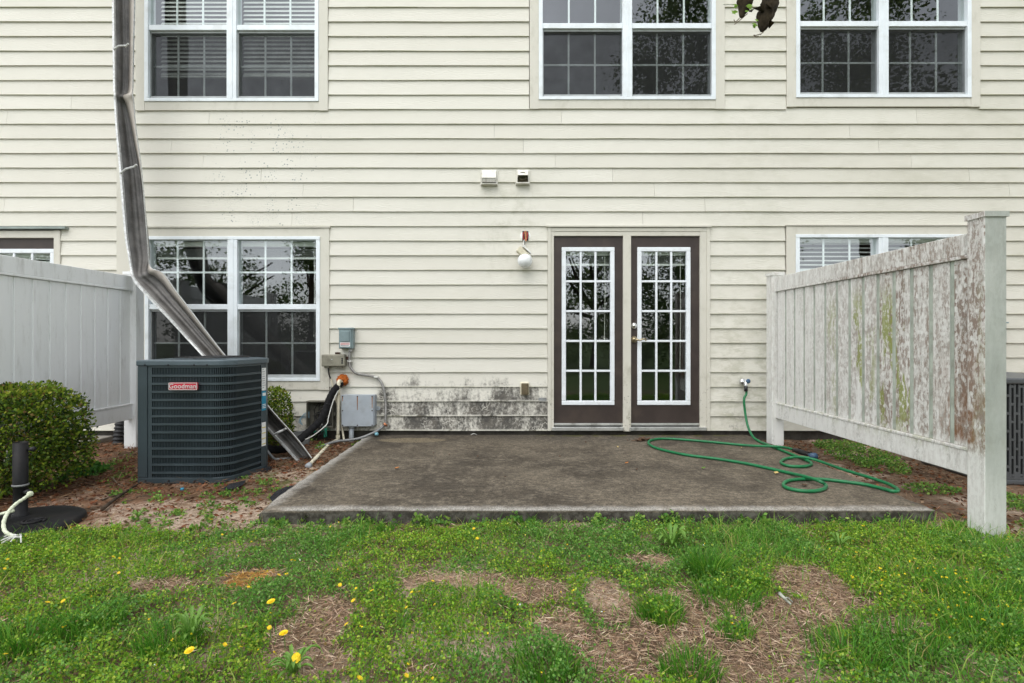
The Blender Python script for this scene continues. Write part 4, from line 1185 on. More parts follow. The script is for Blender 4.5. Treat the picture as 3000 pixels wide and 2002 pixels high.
# ------------------------------------------------------------------ cooling unit with the red badge
ac = thing('air_conditioner', 'dark slate air conditioner with red badge standing in front of the window', 'air conditioner', (-2.45, -1.3, -0.085))
AZ0, AZ1 = -0.082, 0.872
def dpt(x, d): return (x, d - CAM_D)
foot = [dpt(-2.863, 4.22), dpt(-2.29, 4.222)]
for a_ in range(0, 71, 10):
    foot.append((-2.29 + 0.155 * math.sin(R(a_)), 4.222 - CAM_D + 0.155 * (1 - math.cos(R(a_)))))
foot += [dpt(-2.062, 4.655), dpt(-2.075, 4.72), dpt(-2.25, 4.92), dpt(-2.863, 4.92)]
def offset(poly, o):
    n = len(poly); out = []
    for i in range(n):
        p, c_, nx_ = Vector(poly[i - 1]), Vector(poly[i]), Vector(poly[(i + 1) % n])
        e1_, e2_ = (c_ - p).normalized(), (nx_ - c_).normalized()
        n1_, n2_ = Vector((e1_.y, -e1_.x)), Vector((e2_.y, -e2_.x))
        bis = (n1_ + n2_)
        bis = bis.normalized() / max(0.4, math.sqrt((1 + n1_.dot(n2_)) / 2))
        out.append((c_.x + bis.x * o, c_.y + bis.y * o))
    return out
ob('base_pan', MB().prism(foot, AZ0, AZ0 + 0.045), M['ac_paint'], ac, bevel=0.004)
ob('coil', MB().prism(offset(foot, -0.022), AZ0 + 0.0455, AZ1 - 0.05), M['ac_coil'], ac)
ob('lid', MB().prism(offset(foot, 0.008), AZ1 - 0.045, AZ1), M['ac_top'], ac, bevel=0.014, segs=3)
# fan guard on the lid
fg = MB()
for k in range(1, 9):
    rr_ = 0.035 * k
    fg.tube([(-2.48 + rr_ * math.cos(t_ * math.pi / 14), -1.30 + rr_ * math.sin(t_ * math.pi / 14), AZ1 + 0.014) for t_ in range(29)], 0.003, 5, False)
for k in range(8):
    a_ = k * math.pi / 4
    fg.tube([(-2.48 + 0.03 * math.cos(a_), -1.30 + 0.03 * math.sin(a_), AZ1 + 0.014), (-2.48 + 0.30 * math.cos(a_), -1.30 + 0.30 * math.sin(a_), AZ1 + 0.012)], 0.004, 5)
ob('fan_guard', fg, M['black'], ac)
# corner posts
bx('corner_post', -2.863, -2.788, 4.22 - CAM_D, 4.22 - CAM_D + 0.06, AZ0 + 0.0455, AZ1 - 0.0455, M['ac_paint'], ac, bevel=0.005)
bx('corner_post', -2.785, -2.752, 4.224 - CAM_D, 4.224 - CAM_D + 0.03, AZ0 + 0.0455, AZ1 - 0.0455, M['ac_paint'], ac, bevel=0.003)
front = foot[1:11]          # from the flat front round the corner and along the right side
path2 = [(-2.752, foot[0][1])] + front
# the service post on the right rear corner
sp_ = offset([foot[10], (foot[10][0] - 0.02, foot[10][1] - 0.065), foot[11]], 0)
pd = (Vector(foot[10]) - Vector(foot[9])).normalized()
s0_ = Vector(foot[10]) - pd * 0.062
post = MB().prism([tuple(s0_), foot[10], foot[11], (foot[11][0] - 0.06, foot[11][1] - 0.01), (s0_.x - 0.05, s0_.y + 0.03)], AZ0 + 0.0455, AZ1 - 0.0455)
ob('corner_post', post, M['ac_paint'], ac, bevel=0.003)
# dense path along the grille
def resample(pts, step):
    out = [Vector(pts[0])]
    for a0, b0 in zip(pts[:-1], pts[1:]):
        a0, b0 = Vector(a0), Vector(b0)
        n_ = max(1, int((b0 - a0).length / step))
        out += [a0 + (b0 - a0) * k / n_ for k in range(1, n_ + 1)]
    return out
gpath = path2[:-1] + [tuple(s0_)]
dense = resample(gpath, 0.05)
def ribbon(pts, z0, z1, out, thick):
    m = MB(); n_ = len(pts)
    nr = []
    for i in range(n_):
        t_ = (pts[min(i + 1, n_ - 1)] - pts[max(i - 1, 0)]).normalized()
        nr.append(Vector((t_.y, -t_.x)))
    A = [(p.x + q_.x * out, p.y + q_.y * out) for p, q_ in zip(pts, nr)]
    B = [(p.x + q_.x * (out - thick), p.y + q_.y * (out - thick)) for p, q_ in zip(pts, nr)]
    lo = [(x_, y_, z0) for x_, y_ in A]; hi = [(x_, y_, z1) for x_, y_ in A]
    lo2 = [(x_, y_, z0) for x_, y_ in B]; hi2 = [(x_, y_, z1) for x_, y_ in B]
    m.grid([lo, hi]); m.grid([hi, hi2]); m.grid([hi2, lo2]); m.grid([lo2, lo])
    return m
zt_ = AZ1 - 0.0455; zb_ = AZ0 + 0.0455
first, pitch_ = 0.075, (zt_ - zb_ - 0.075) / 12.6
ob('louver', ribbon(dense, zt_ - 0.012, zt_, 0.0, 0.012), M['ac_paint'], ac)
for k in range(13):
    zc_ = zt_ - first - k * pitch_
    ob('louver', ribbon(dense, zc_ - 0.0085, zc_ + 0.0085, 0.002, 0.010), M['ac_paint'], ac)
fin = MB()
for p, q_ in zip(dense[:-1], dense[1:]):
    pass
fp = resample(gpath, 0.0118)
for i in range(1, len(fp) - 1):
    t_ = (fp[i + 1] - fp[i - 1]).normalized(); q_ = Vector((t_.y, -t_.x))
    a0 = fp[i] - q_ * 0.004; b0 = fp[i] - q_ * 0.018 + t_ * 0.004
    w_ = t_ * 0.0019
    fin.quad((a0.x - w_.x, a0.y - w_.y, zb_), (a0.x + w_.x, a0.y + w_.y, zb_), (a0.x + w_.x, a0.y + w_.y, zt_), (a0.x - w_.x, a0.y - w_.y, zt_))
    fin.quad((a0.x + w_.x, a0.y + w_.y, zb_), (b0.x, b0.y, zb_), (b0.x, b0.y, zt_), (a0.x + w_.x, a0.y + w_.y, zt_))
fo_ = ob('guard_fins', fin, M['ac_paint'], ac); fo_['kind'] = 'stuff'
for xx in (-2.80, -2.62, -2.42, -2.32):
    ob('screw', MB().lathe([(0.0, -0.006), (0.006, -0.005), (0.007, 0.0)], (xx, 4.212 - CAM_D, AZ1 - 0.036), 'Y', 8), M['black'], ac)
    ob('screw', MB().lathe([(0.0, -0.006), (0.006, -0.005), (0.007, 0.0)], (xx, 4.22 - CAM_D, AZ0 + 0.022), 'Y', 8), M['black'], ac)
# badge
B0, B1 = P(497, 1143, 4.21), P(581, 1121, 4.21)
yb_ = 4.205 - CAM_D
badge = bx('badge', B0.x, B1.x, yb_ - 0.010, yb_ + 0.012, B0.z, B1.z, M['badge'], ac, bevel=0.009, segs=3)
brd = MB(); bw_ = 0.0045
brd.box(B0.x + 0.002, B1.x - 0.002, yb_ - 0.0125, yb_ - 0.0095, B0.z + 0.001, B0.z + 0.001 + bw_); brd.box(B0.x + 0.002, B1.x - 0.002, yb_ - 0.0125, yb_ - 0.0095, B1.z - 0.001 - bw_, B1.z - 0.001)
brd.box(B0.x + 0.001, B0.x + 0.001 + bw_, yb_ - 0.0122, yb_ - 0.0095, B0.z + 0.006, B1.z - 0.006); brd.box(B1.x - 0.001 - bw_, B1.x - 0.001, yb_ - 0.0122, yb_ - 0.0095, B0.z + 0.006, B1.z - 0.006)
ob('badge_border', brd, M['silver'], badge)
tc_ = bpy.data.curves.new('lettering', 'FONT'); tc_.body = 'Goodman'; tc_.size = 0.050; tc_.extrude = 0.0015; tc_.offset = 0.0004; tc_.space_character = 1.06
tc_.align_x = 'CENTER'; tc_.align_y = 'CENTER'
to_ = bpy.data.objects.new('lettering_curve', tc_); COL.objects.link(to_)
bpy.context.view_layer.update()
tme = bpy.data.meshes.new_from_object(to_.evaluated_get(bpy.context.evaluated_depsgraph_get()))
bpy.data.objects.remove(to_)
tl = link('lettering', tme, M['silver'], badge)
tme.materials.clear(); tme.materials.append(M['silver'])
tl.matrix_basis = Matrix.Translation(((B0.x + B1.x) / 2, yb_ - 0.0125, (B0.z + B1.z) / 2 + 0.0)) @ Matrix.Rotation(R(90), 4, 'X')
# stickers on the service post, facing half right
pd2 = (Vector(foot[10]) - s0_); pn = Vector((pd2.y, -pd2.x)).normalized()
def sticker(u0, u1, z0, z1, mat, name, out=0.0015, par=ac):
    a0 = s0_ + pd2 * u0 + pn * out; b0 = s0_ + pd2 * u1 + pn * out
    return ob(name, MB().quad((a0.x, a0.y, z0), (b0.x, b0.y, z0), (b0.x, b0.y, z1), (a0.x, a0.y, z1)), mat, par)
s1_ = sticker(0.12, 0.98, 0.60, 0.79, M['paper'], 'label')
for k in range(9):
    sticker(0.2, random.uniform(0.5, 0.9), 0.775 - 0.019 * k, 0.779 - 0.019 * k, M['print'], 'print_line', 0.003, s1_)
s2_ = sticker(0.12, 0.98, 0.43, 0.595, M['blue_label'], 'label')
sticker(0.25, 0.88, 0.555, 0.58, M['paper'], 'print_block', 0.003, s2_)
for k in range(3):
    sticker(0.22, 0.9, 0.450 + 0.014 * k, 0.456 + 0.014 * k, M['paper'], 'print_line', 0.003, s2_)
s3_ = sticker(0.10, 0.95, 0.13, 0.33, M['paper'], 'label')
for k in range(4):
    sticker(0.15, 0.9, 0.145 + 0.046 * k, 0.152 + 0.046 * k, M['yellow_print'], 'print_line', 0.003, s3_)

# neighbour's grey unit, right edge
n2 = thing('air_conditioner', 'grey slotted air conditioner behind the tall fence post at the right edge', 'air conditioner', (4.1, -1.4, -0.08))
A0, A1, dF, dB = 3.70, 4.48, 4.15, 4.90
yF, yB = dF - CAM_D, dB - CAM_D
NZ0, NZ1 = -0.075, 0.69
bx('base_pan', A0, A1, yF, yB, NZ0, NZ0 + 0.04, M['ac_grey'], n2, bevel=0.01)
bx('coil', A0 + 0.03, A1 - 0.03, yF + 0.03, yB - 0.03, NZ0 + 0.0405, NZ1, M['ac_coil'], n2)
bx('lid', A0 - 0.012, A1 + 0.012, yF - 0.012, yB + 0.012, NZ1 + 0.002, NZ1 + 0.05, M['ac_grey'], n2, bevel=0.012)
gl_ = MB(); cw = 0.034; x_ = A0 + 0.075; k = 0
gl_.box(A0, A0 + 0.0749, yF, yF + 0.012, NZ0 + 0.0405, NZ1); 
while x_ < A1 - 0.07:
    zc_ = NZ0 + 0.13 - (0.065 if k % 2 else 0.0)
    gl_.box(x_, x_ + cw * 0.5, yF, yF + 0.012, NZ0 + 0.0405, NZ1)
    gl_.box(x_ + cw * 0.5, x_ + cw * 1.02, yF + 0.0005, yF + 0.012, NZ0 + 0.0405, max(NZ0 + 0.06, zc_ - 0.03))
    while zc_ < NZ1:
        gl_.box(x_ + cw * 0.5, x_ + cw * 1.02, yF + 0.0005, yF + 0.012, zc_, min(zc_ + 0.018, NZ1))
        zc_ += 0.135
    x_ += cw * 1.02; k += 1
gl_.box(x_, A1, yF, yF + 0.012, NZ0 + 0.0405, NZ1)
ob('slotted_panel', gl_, M['ac_grey'], n2)
for xx in (A0, A1 - 0.012):
    bx('side_panel', xx, xx + 0.012, yF + 0.0125, yB, NZ0 + 0.0405, NZ1, M['ac_grey'], n2)
mb_ = thing('meter_box', 'small blue-grey box on the siding just right of the tall fence post', 'electrical box', (5.34, -0.05, 1.0))
bx('enclosure', PX(2900, 5.8), PX(2947, 5.8), -0.11, -0.022, PZ(1008, 5.8), PZ(948, 5.8), M['box_blue'], mb_, bevel=0.006)
bx('rain_lip', PX(2898, 5.8), PX(2950, 5.8), -0.125, -0.022, PZ(948, 5.8), PZ(944, 5.8), M['box_blue'], mb_, bevel=0.003)
ob('conduit_drop', MB().tube([(PX(2932, 5.8), -0.06, PZ(1008, 5.8)), (PX(2931, 5.8), -0.06, PZ(1100, 5.8)), (PX(2930, 5.8), -0.12, 0.1), (PX(2930, 5.8), -0.3, -0.06)], 0.012, 8), M['steel_flex'], mb_, smooth=True)

# ------------------------------------------------------------------ fallen gutter
gt = thing('fallen_gutter', 'bent grey metal gutter torn loose and leaning behind the dark air conditioner', 'gutter', (-1.9, -1.0, -0.08))
RG = [  # left edge px, right edge px, distance, where the wall leaves the floor, depth factor, outer flare
    ((326, -220), (393, -220), 5.46, .44, 1.0, 0), ((328, 0), (393, 0), 5.46, .44, 1.0, 0), ((330, 120), (390, 120), 5.46, .44, 1.0, 0), ((332, 250), (388, 250), 5.45, .42, .9, 0), ((333, 275), (388, 275), 5.44, .34, .45, 0), ((334, 300), (391, 300), 5.45, .34, .8, 0),
    ((338, 370), (396, 370), 5.44, .44, 1.05, 0), ((349, 490), (412, 490), 5.42, .60, 1.1, 0), ((359, 625), (424, 625), 5.39, .70, 1.1, 0), ((366, 700), (430, 700), 5.37, .76, 1.0, 0), ((375, 750), (434, 750), 5.35, .74, .95, 0),
    ((381, 786), (437, 776), 5.34, .66, .7, 0), ((386, 812), (447, 788), 5.32, .62, .5, 0), ((392, 826), (470, 796), 5.31, .60, .75, 0), ((412, 850), (486, 812), 5.29, .58, 1.05, .1), ((440, 880), (509, 846), 5.26, .56, 1.15, .15),
    ((481, 923), (550, 900), 5.22, .55, 1.2, .2), ((540, 987), (605, 974), 5.18, .55, 1.2, .2), ((593, 1044), (659, 1043), 5.14, .55, 1.2, .2), ((690, 1154), (724, 1118), 5.08, .55, 1.15, .5), ((775, 1250), (800, 1208), 5.02, .55, 1.1, .7), ((835, 1314), (868, 1284), 4.97, .55, 1.1, .8), ((876, 1360), (912, 1343), 4.93, .55, 1.1, .8)]
def ring(lp_, rp_, d, w_, df, fl_):
    l_, r_ = P(lp_[0], lp_[1], d), P(rp_[0], rp_[1], d)
    prof = [(-0.45 * fl_, 0.03 + 0.05 * fl_), (0.00, 0.0), (0.085, 0.0), (0.095, 0.014), (0.14, 0.066), (0.14 + (w_ - 0.14) * 0.35, 0.086), (0.14 + (w_ - 0.14) * 0.5, 0.070), (0.14 + (w_ - 0.14) * 0.62, 0.088), (w_ - 0.03, 0.090), (w_, 0.080), (0.985, 0.004), (1.0, 0.0), (1.0, 0.012)]
    out = []
    for (u, v_) in prof:
        p_ = l_ + (r_ - l_) * u
        out.append(Vector((p_.x, p_.y + v_ * df * 1.35, p_.z)))
    return out
# refine rings along the run
fine = []
for i in range(len(RG) - 1):
    n_ = 5
    for k in range(n_):
        u = k / n_
        def ip(f):
            p0, p1, p2_, p3 = (f(RG[max(i - 1, 0)]), f(RG[i]), f(RG[i + 1]), f(RG[min(i + 2, len(RG) - 1)]))
            return 0.5 * ((2 * p1) + (p2_ - p0) * u + (2 * p0 - 5 * p1 + 4 * p2_ - p3) * u * u + (3 * p1 - p0 - 3 * p2_ + p3) * u ** 3)
        vals = [ip(f) for f in (lambda r: r[0][0], lambda r: r[0][1], lambda r: r[1][0], lambda r: r[1][1], lambda r: r[2], lambda r: r[3], lambda r: r[4], lambda r: r[5])]
        fine.append(ring((vals[0], vals[1]), (vals[2], vals[3]), vals[4], vals[5], vals[6], max(0.0, vals[7])))
fine.append(ring(*RG[-1]))
for i, r_ in enumerate(fine):
    for j, p_ in enumerate(r_):
        k = float(vnoise(i * 0.31, j * 0.7, 1.0)) - 0.5
        p_.y += 0.006 * k
ch = MB().grid([r_[3:10] for r_ in fine])
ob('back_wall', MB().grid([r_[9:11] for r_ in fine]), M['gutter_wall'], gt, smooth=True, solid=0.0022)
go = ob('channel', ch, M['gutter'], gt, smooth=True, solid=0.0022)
ob('outer_lip', MB().grid([r_[0:4] for r_ in fine]), M['gutter_lip'], gt, solid=0.0022)
ob('back_lip', MB().grid([r_[10:13] for r_ in fine]), M['gutter_lip'], gt, solid=0.0022)
def hanger(a0, b0, d):
    A, B = P(*a0, d), P(*b0, d)
    h = ob('hanger', MB().tube([A + Vector((0, -0.01, 0)), (A + B) / 2 + Vector((0, -0.018, 0.004)), B + Vector((0, 0.02, 0))], 0.0095, 6), M['gutter_lip'], gt)
    ob('hanger_foot', MB().tube([B + Vector((-0.022, 0.02, -0.01)), B + Vector((0.022, 0.01, 0.014))], 0.010, 6), M['gutter_lip'], h)
hanger((335, 147), (368, 131), 5.44); hanger((354, 510), (392, 486), 5.40); hanger((803, 1274), (829, 1261), 4.96)

# ------------------------------------------------------------------ umbrella base, rope
D_U = 3.30
ubx, ubz = PX(72, D_U), ground_z(PX(72, D_U), D_U - CAM_D)
um = thing('umbrella_base', 'round black umbrella base with upright tube at the left edge', 'umbrella base', (ubx, D_U - CAM_D, float(ubz)))
uo = (ubx, D_U - CAM_D, float(ubz) - 0.01)
ob('disc', MB().lathe([(0.0, 0.072), (0.05, 0.072), (0.10, 0.064), (0.13, 0.067), (0.16, 0.060), (0.20, 0.062), (0.235, 0.054), (0.275, 0.050), (0.296, 0.040), (0.302, 0.02), (0.304, 0.0)], uo, 'Z', 56), M['black_base'], um, smooth=True)
ob('raised_scroll', MB().tube([(uo[0] + 0.12 + 0.06 * math.cos(t_ * 0.5) * (1 - t_ / 40), uo[1] - 0.08 + 0.06 * math.sin(t_ * 0.5) * (1 - t_ / 40), uo[2] + 0.066) for t_ in range(22)], 0.008, 6), M['black_base'], um, smooth=True)
tx = PX(60, D_U) ; 
ob('tube', MB().lathe([(0.042, 0.06), (0.042, 0.085), (0.035, 0.09), (0.035, 0.24), (0.0385, 0.245), (0.0385, 0.262), (0.0375, 0.265), (0.0375, 0.515), (0.034, 0.515), (0.034, 0.46), (0.0, 0.46)], (tx, uo[1], uo[2]), 'Z', 28), M['black_base'], um, smooth=True)
ob('tube_band', MB().lathe([(0.0375, 0.252), (0.0415, 0.254), (0.0415, 0.262), (0.0375, 0.264)], (tx, uo[1], uo[2]), 'Z', 28), M['conduit'], um, smooth=True)
kz = PZ(1445, D_U - 0.03)
ob('knob', MB().tube([(tx + 0.03, uo[1] - 0.01, kz), (tx + 0.065, uo[1] - 0.015, kz + 0.002)], [0.010, 0.018], 10), M['black'], um, smooth=True)
ob('knob', MB().tube([(tx + 0.03, uo[1] + 0.01, PZ(1317, D_U)), (tx + 0.075, uo[1] + 0.01, PZ(1317, D_U))], [0.008, 0.016], 10), M['black'], um, smooth=True)
rp = thing('rope', 'pale green and white rope tied to the umbrella base tube', 'rope', (PX(30, 3.1), 3.1 - CAM_D, -0.08))
rpp = spline([P(88, 1448, 3.25), P(72, 1460, 3.20), P(48, 1476, 3.14), P(25, 1500, 3.07), P(11, 1530, 3.0), P(14, 1556, 2.95), P(32, 1568, 2.93), P(52, 1572, 2.93)], 6)
ob('strand', MB().tube(rpp, [0.0095 + 0.001 * math.sin(i * 2.2) for i in range(len(rpp))], 9), M['rope_w'], rp, smooth=True)
ob('knot', MB().lathe([(0.0, -0.018), (0.014, -0.012), (0.017, 0.0), (0.012, 0.012), (0.0, 0.016)], tuple(P(88, 1447, 3.24)), 'Z', 10), M['rope_w'], rp, smooth=True)
for k in range(12):
    a_ = P(52 + random.uniform(-3, 12), 1572 + random.uniform(-3, 4), 2.92)
    b_ = a_ + Vector((random.uniform(-.085, .03), random.uniform(-.04, .02), -random.uniform(.005, .03)))
    ob('frayed_end', MB().tube(spline([a_, (a_ + b_) / 2 + Vector((0, 0, .012)), b_], 4), 0.0035, 5), M['wire_white'], rp)
rp2 = thing('rope', 'short pale rope end lying on the black base at the photo edge', 'rope', (PX(0, 3.15), 3.15 - CAM_D, -0.02))
ob('strand', MB().tube(spline([P(-60, 1520, 3.22), P(-20, 1512, 3.22), P(12, 1504, 3.20), P(40, 1497, 3.2)], 6), 0.009, 8), M['rope_w'], rp2, smooth=True)

# corrugated drain at the fence foot
cd = thing('drain_pipe', 'black corrugated drain pipe standing beside the left fence post', 'pipe', (PX(352, 5.7), -0.2, -0.08))
a_, b_ = P(345, 1318, 5.66), P(362, 1195, 5.74)
n_ = 44
ob('corrugated_sleeve', MB().tube([a_ + (b_ - a_) * i / n_ for i in range(n_ + 1)], [0.052 + (0.008 if (i // 2) % 2 else 0.0) for i in range(n_ + 1)], 18), M['black'], cd)

# ------------------------------------------------------------------ planting helpers
def leaf_quads(cen, size, aspect=0.55, up=0.35, fold=0.0, dirs=None):
    """one kite-shaped quad per leaf"""
    n = len(cen)
    if dirs is None:
        th = rng.uniform(0, 2 * np.pi, n)
        el_ = rng.normal(up, 0.5, n)
        dirs = np.stack([np.cos(th) * np.cos(el_), np.sin(th) * np.cos(el_), np.sin(el_)], 1)
    rv = rng.normal(size=(n, 3)); rv[:, 2] *= 0.5
    sd = np.cross(dirs, rv); sd /= np.linalg.norm(sd, axis=1, keepdims=True) + 1e-9
    size = np.asarray(size).reshape(-1, 1)
    a = cen; c_ = cen + dirs * size
    m_ = cen + dirs * size * 0.52
    b = m_ + sd * size * aspect * 0.5
    d = m_ - sd * size * aspect * 0.5
    v = np.stack([a, b, c_, d], 1).reshape(-1, 3)
    f = np.arange(4 * n).reshape(n, 4)
    return v, f
def merge(parts):
    vs, fs, ts = [], [], []; o = 0
    for v, f, t_ in parts:
        vs.append(v); fs.append(f + o); ts.append(t_); o += len(v)
    return np.concatenate(vs), np.concatenate(fs), np.concatenate(ts)
def tints(n, cols, wts=None, var=0.2):
    cols = np.array(cols); i = rng.choice(len(cols), n, p=wts)
    return cols[i] * rng.uniform(1 - var, 1 + var, (n, 1)) * rng.uniform(0.93, 1.07, (n, 3))

def shrub(name, label, cx_, cy_, z0, hx, hy, hz, n, size, cols, wts, power=3.4, rot=0.0, seed=1):
    s = thing(name, label, 'shrub', (cx_, cy_, z0))
    def shell(n, k0, k1):
        d = rng.normal(size=(n, 3)); d /= np.linalg.norm(d, axis=1, keepdims=True)
        r_ = (np.abs(d[:, 0]) ** power + np.abs(d[:, 1]) ** power + np.abs(d[:, 2]) ** power) ** (-1 / power)
        lump = 0.92 + 0.16 * vnoise(d[:, 0] * 2 + d[:, 2], d[:, 1] * 2 - d[:, 2], 2.3)
        p = d * (r_ * lump * rng.uniform(k0, k1, n))[:, None]
        return p, d
    p1, d1 = shell(n, 0.86, 1.03)
    gap = vnoise(p1[:, 0] * 3 + p1[:, 1], p1[:, 2] * 3, 2.0)
    low = sstep(p1[:, 2], -1.0, -0.25)
    keep = rng.random(n) < np.clip(0.35 + 0.75 * low, 0, 1) * sstep(gap, 0.16, 0.42)
    p1, d1 = p1[keep], d1[keep]
    p2, d2 = shell(n // 2, 0.45, 0.86)
    p = np.concatenate([p1, p2]); d = np.concatenate([d1, d2])
    ca, sa = math.cos(rot), math.sin(rot)
    q = np.stack([p[:, 0] * hx, p[:, 1] * hy, (p[:, 2] + 1) * hz], 1)
    q = np.stack([q[:, 0] * ca - q[:, 1] * sa + cx_, q[:, 0] * sa + q[:, 1] * ca + cy_, q[:, 2] + z0 + 0.02], 1)
    dd = d * 0.7 + rng.normal(size=d.shape) * 0.7 + np.array([0, 0, 0.25]); dd /= np.linalg.norm(dd, axis=1, keepdims=True)
    v, f = leaf_quads(q, rng.uniform(size * 0.7, size * 1.3, len(q)), 0.62, dirs=dd)
    tn = tints(len(q), cols, wts, 0.3)
    tip = (rng.random(len(q)) < 0.55 * sstep(p[:, 2], 0.35, 1.0) * sstep(np.abs(p).max(1), 0.75, 0.95))[:, None]
    tn = np.where(tip, tints(len(q), [(0.24, 0.33, 0.03), (0.34, 0.38, 0.04), (0.17, 0.27, 0.02)]), tn)
    old = (rng.random(len(q)) < 0.05)[:, None]
    tn = np.where(old, tints(len(q), [(0.22, 0.13, 0.05), (0.30, 0.22, 0.08)]), tn)
    fo2 = link('foliage', arr_mesh('foliage', v, f, tn), M['leaf'], s)
    st = MB()
    for k in range(26):
        a_ = rng.uniform(0, 6.28); r_ = rng.uniform(0.2, 0.75)
        e_ = Vector((cx_ + r_ * hx * math.cos(a_), cy_ + r_ * hy * math.sin(a_), z0 + rng.uniform(0.5, 1.6) * hz))
        b_ = Vector((cx_ + rng.uniform(-.05, .05), cy_ + rng.uniform(-.05, .05), z0 - 0.05))
        st.tube(spline([b_, b_.lerp(e_, 0.5) + Vector((rng.uniform(-.04, .04), rng.uniform(-.04, .04), -0.02)), e_], 4), [0.009 - 0.0008 * i for i in range(9)], 5)
    ob('stems', st, M['twig'], s)
    return s
G1 = [(0.055, 0.105, 0.012), (0.13, 0.21, 0.018), (0.26, 0.33, 0.03), (0.028, 0.058, 0.016), (0.20, 0.15, 0.04)]
shrub('clipped_hedge', 'clipped boxy green hedge in front of the left fence', -3.55, 3.93 - CAM_D, -0.06, 0.39, 0.36, 0.362, 19000, 0.025, G1, [.34, .30, .16, .15, .05], 4.0, -0.1)
shrub('rounded_shrub', 'small rounded green shrub below the window behind the air conditioner', PX(803, 5.5), 5.5 - CAM_D, -0.08, 0.165, 0.18, 0.295, 4600, 0.022, G1, [.28, .36, .20, .12, .04], 2.8)

# ------------------------------------------------------------------ lawn
def ell(px_, py_, rx, ry):
    g = G(px_, py_); d = g.y + CAM_D
    return (g.x, g.y, rx * d / FOC, ry * d * d / (FOC * (CAM_H - GZ)))
BARE = [ell(*e) for e in ((915, 1850, 92, 95), (930, 1955, 75, 40), (1565, 1745, 85, 34), (1375, 1712, 150, 24), (1790, 1785, 75, 55), (2010, 1790, 140, 48),
                          (2415, 1735, 100, 62), (2300, 1810, 190, 48), (2080, 1875, 330, 62), (1960, 1950, 270, 60), (2260, 1925, 190, 50), (2630, 1850, 90, 22),
                          (1900, 1655, 85, 20), (1650, 1850, 75, 60), (725, 1708, 72, 26), (2700, 1988, 70, 16), (500, 1722, 90, 16), (1230, 1990, 60, 14), (2400, 1965, 120, 40), (2085, 1990, 190, 30))]
GREEN_IN = [ell(*e) for e in ((1935, 1800, 45, 35), (1600, 1955, 65, 45), (2150, 1860, 34, 22), (2660, 1745, 150, 60), (2070, 1680, 90, 30), (2130, 1750, 80, 22), (2580, 1960, 190, 40))]
def inside(list_, x, y):
    m_ = np.zeros_like(x)
    for (cx_, cy_, rx, ry) in list_:
        wob = 0.42 * (vnoise(x, y, 7.0) - 0.5) + 0.34 * (vnoise(x, y, 18.0) - 0.5)
        r_ = np.sqrt(((x - cx_) / rx) ** 2 + ((y - cy_) / ry) ** 2) + wob
        m_ = np.maximum(m_, 1 - sstep(r_, 1.0, 1.38))
    return m_
def lawn_edge(x):
    """how far towards the house the lawn reaches"""
    e = -2.70 + 0.10 * (vnoise(x, 0 * x, 2.0) - 0.5)
    e = np.where(x < -1.5, e + 0.02 - 0.10 * sstep(-x, 2.2, 3.2), e)
    e = np.where((x > -1.5) & (x < 2.65), -2.585, e)
    e = np.where(x > 2.65, -2.80 + 0.1 * (vnoise(x, 0 * x, 3.0) - 0.5), e)
    return e
def cover(x, y):
    """0..1 share of living growth"""
    ed = sstep(y - lawn_edge(x), -0.14, 0.05)
    live = (1 - ed) * (0.62 + 0.38 * sstep(vnoise(x, y, 3.3) + 0.5 * vnoise(x, y, 9.0), 0.40, 0.80))
    strip = ((x > -1.4) & (x < 2.5)) * sstep(y, -2.66, -2.59) * 0.25      # a little bare sand right at the slab
    live = live - strip * (vnoise(x, y, 5.0) > 0.5)
    live = live * np.where((x > -1.45) & (x < 2.6), 1 - 0.6 * sstep(y, -2.72, -2.62), 1.0)
    b = np.clip(inside(BARE, x, y), 0, 1)
    g_ = inside(GREEN_IN, x, y)
    live = live * (1 - b * 0.97)
    return np.clip(np.maximum(live, g_ * 0.95), 0, 1), b * (1 - g_)
def scatter(n, x0=-5.2, x1=5.2, y0=-4.9, y1=-2.4):
    """points thinning with distance from the lens, in front of it"""
    y = rng.uniform(y0, y1, n); x = rng.uniform(x0, x1, n)
    return x, y
# 1. low weeds (clover and medick leaflets)
parts = []
x, y = scatter(1080000)
d = y + CAM_D
inview = np.abs(x) < 1.22 * d + 0.35
keep = rng.random(len(x)) < np.where(inview, 1.0, 0.30)
x, y = x[keep], y[keep]
cv, br = cover(x, y)
keep = rng.random(len(x)) < cv * (0.42 + 0.58 * sstep(vnoise(x + 2, y + 5, 13.0) * 0.55 + vnoise(x, y, 27.0) * 0.45, 0.28, 0.60))
x, y, cv = x[keep], y[keep], cv[keep]
n = len(x)
clm = sstep(vnoise(x + 2, y + 5, 13.0) * 0.55 + vnoise(x, y, 27.0) * 0.45, 0.30, 0.68)
hgt = (0.004 + 0.062 * (0.25 + 0.75 * clm) * rng.random(n) ** 0.9) * (0.45 + 0.9 * vnoise(x, y, 4.0)) * (0.5 + 0.6 * cv)
kind = vnoise(x + 31, y, 1.7) * 0.6 + vnoise(x, y + 17, 5.0) * 0.4
cen = np.stack([x, y, ground_z(x, y) + hgt], 1)
v, f = leaf_quads(cen, rng.uniform(0.006, 0.0155, n), 0.72, up=0.15)
tA = tints(n, [(0.165, 0.33, 0.026), (0.27, 0.43, 0.032), (0.085, 0.20, 0.030), (0.43, 0.54, 0.07), (0.27, 0.19, 0.07)], [.34, .30, .18, .13, .05])
tB = tints(n, [(0.090, 0.235, 0.040), (0.155, 0.32, 0.048), (0.26, 0.41, 0.12)], [.45, .40, .15])
tt = np.where((kind + rng.normal(0, 0.10, n) < 0.42)[:, None], tB, tA)
lw = link('lawn_weeds', arr_mesh('lawn_weeds', v, f, tt), M['leaf'])
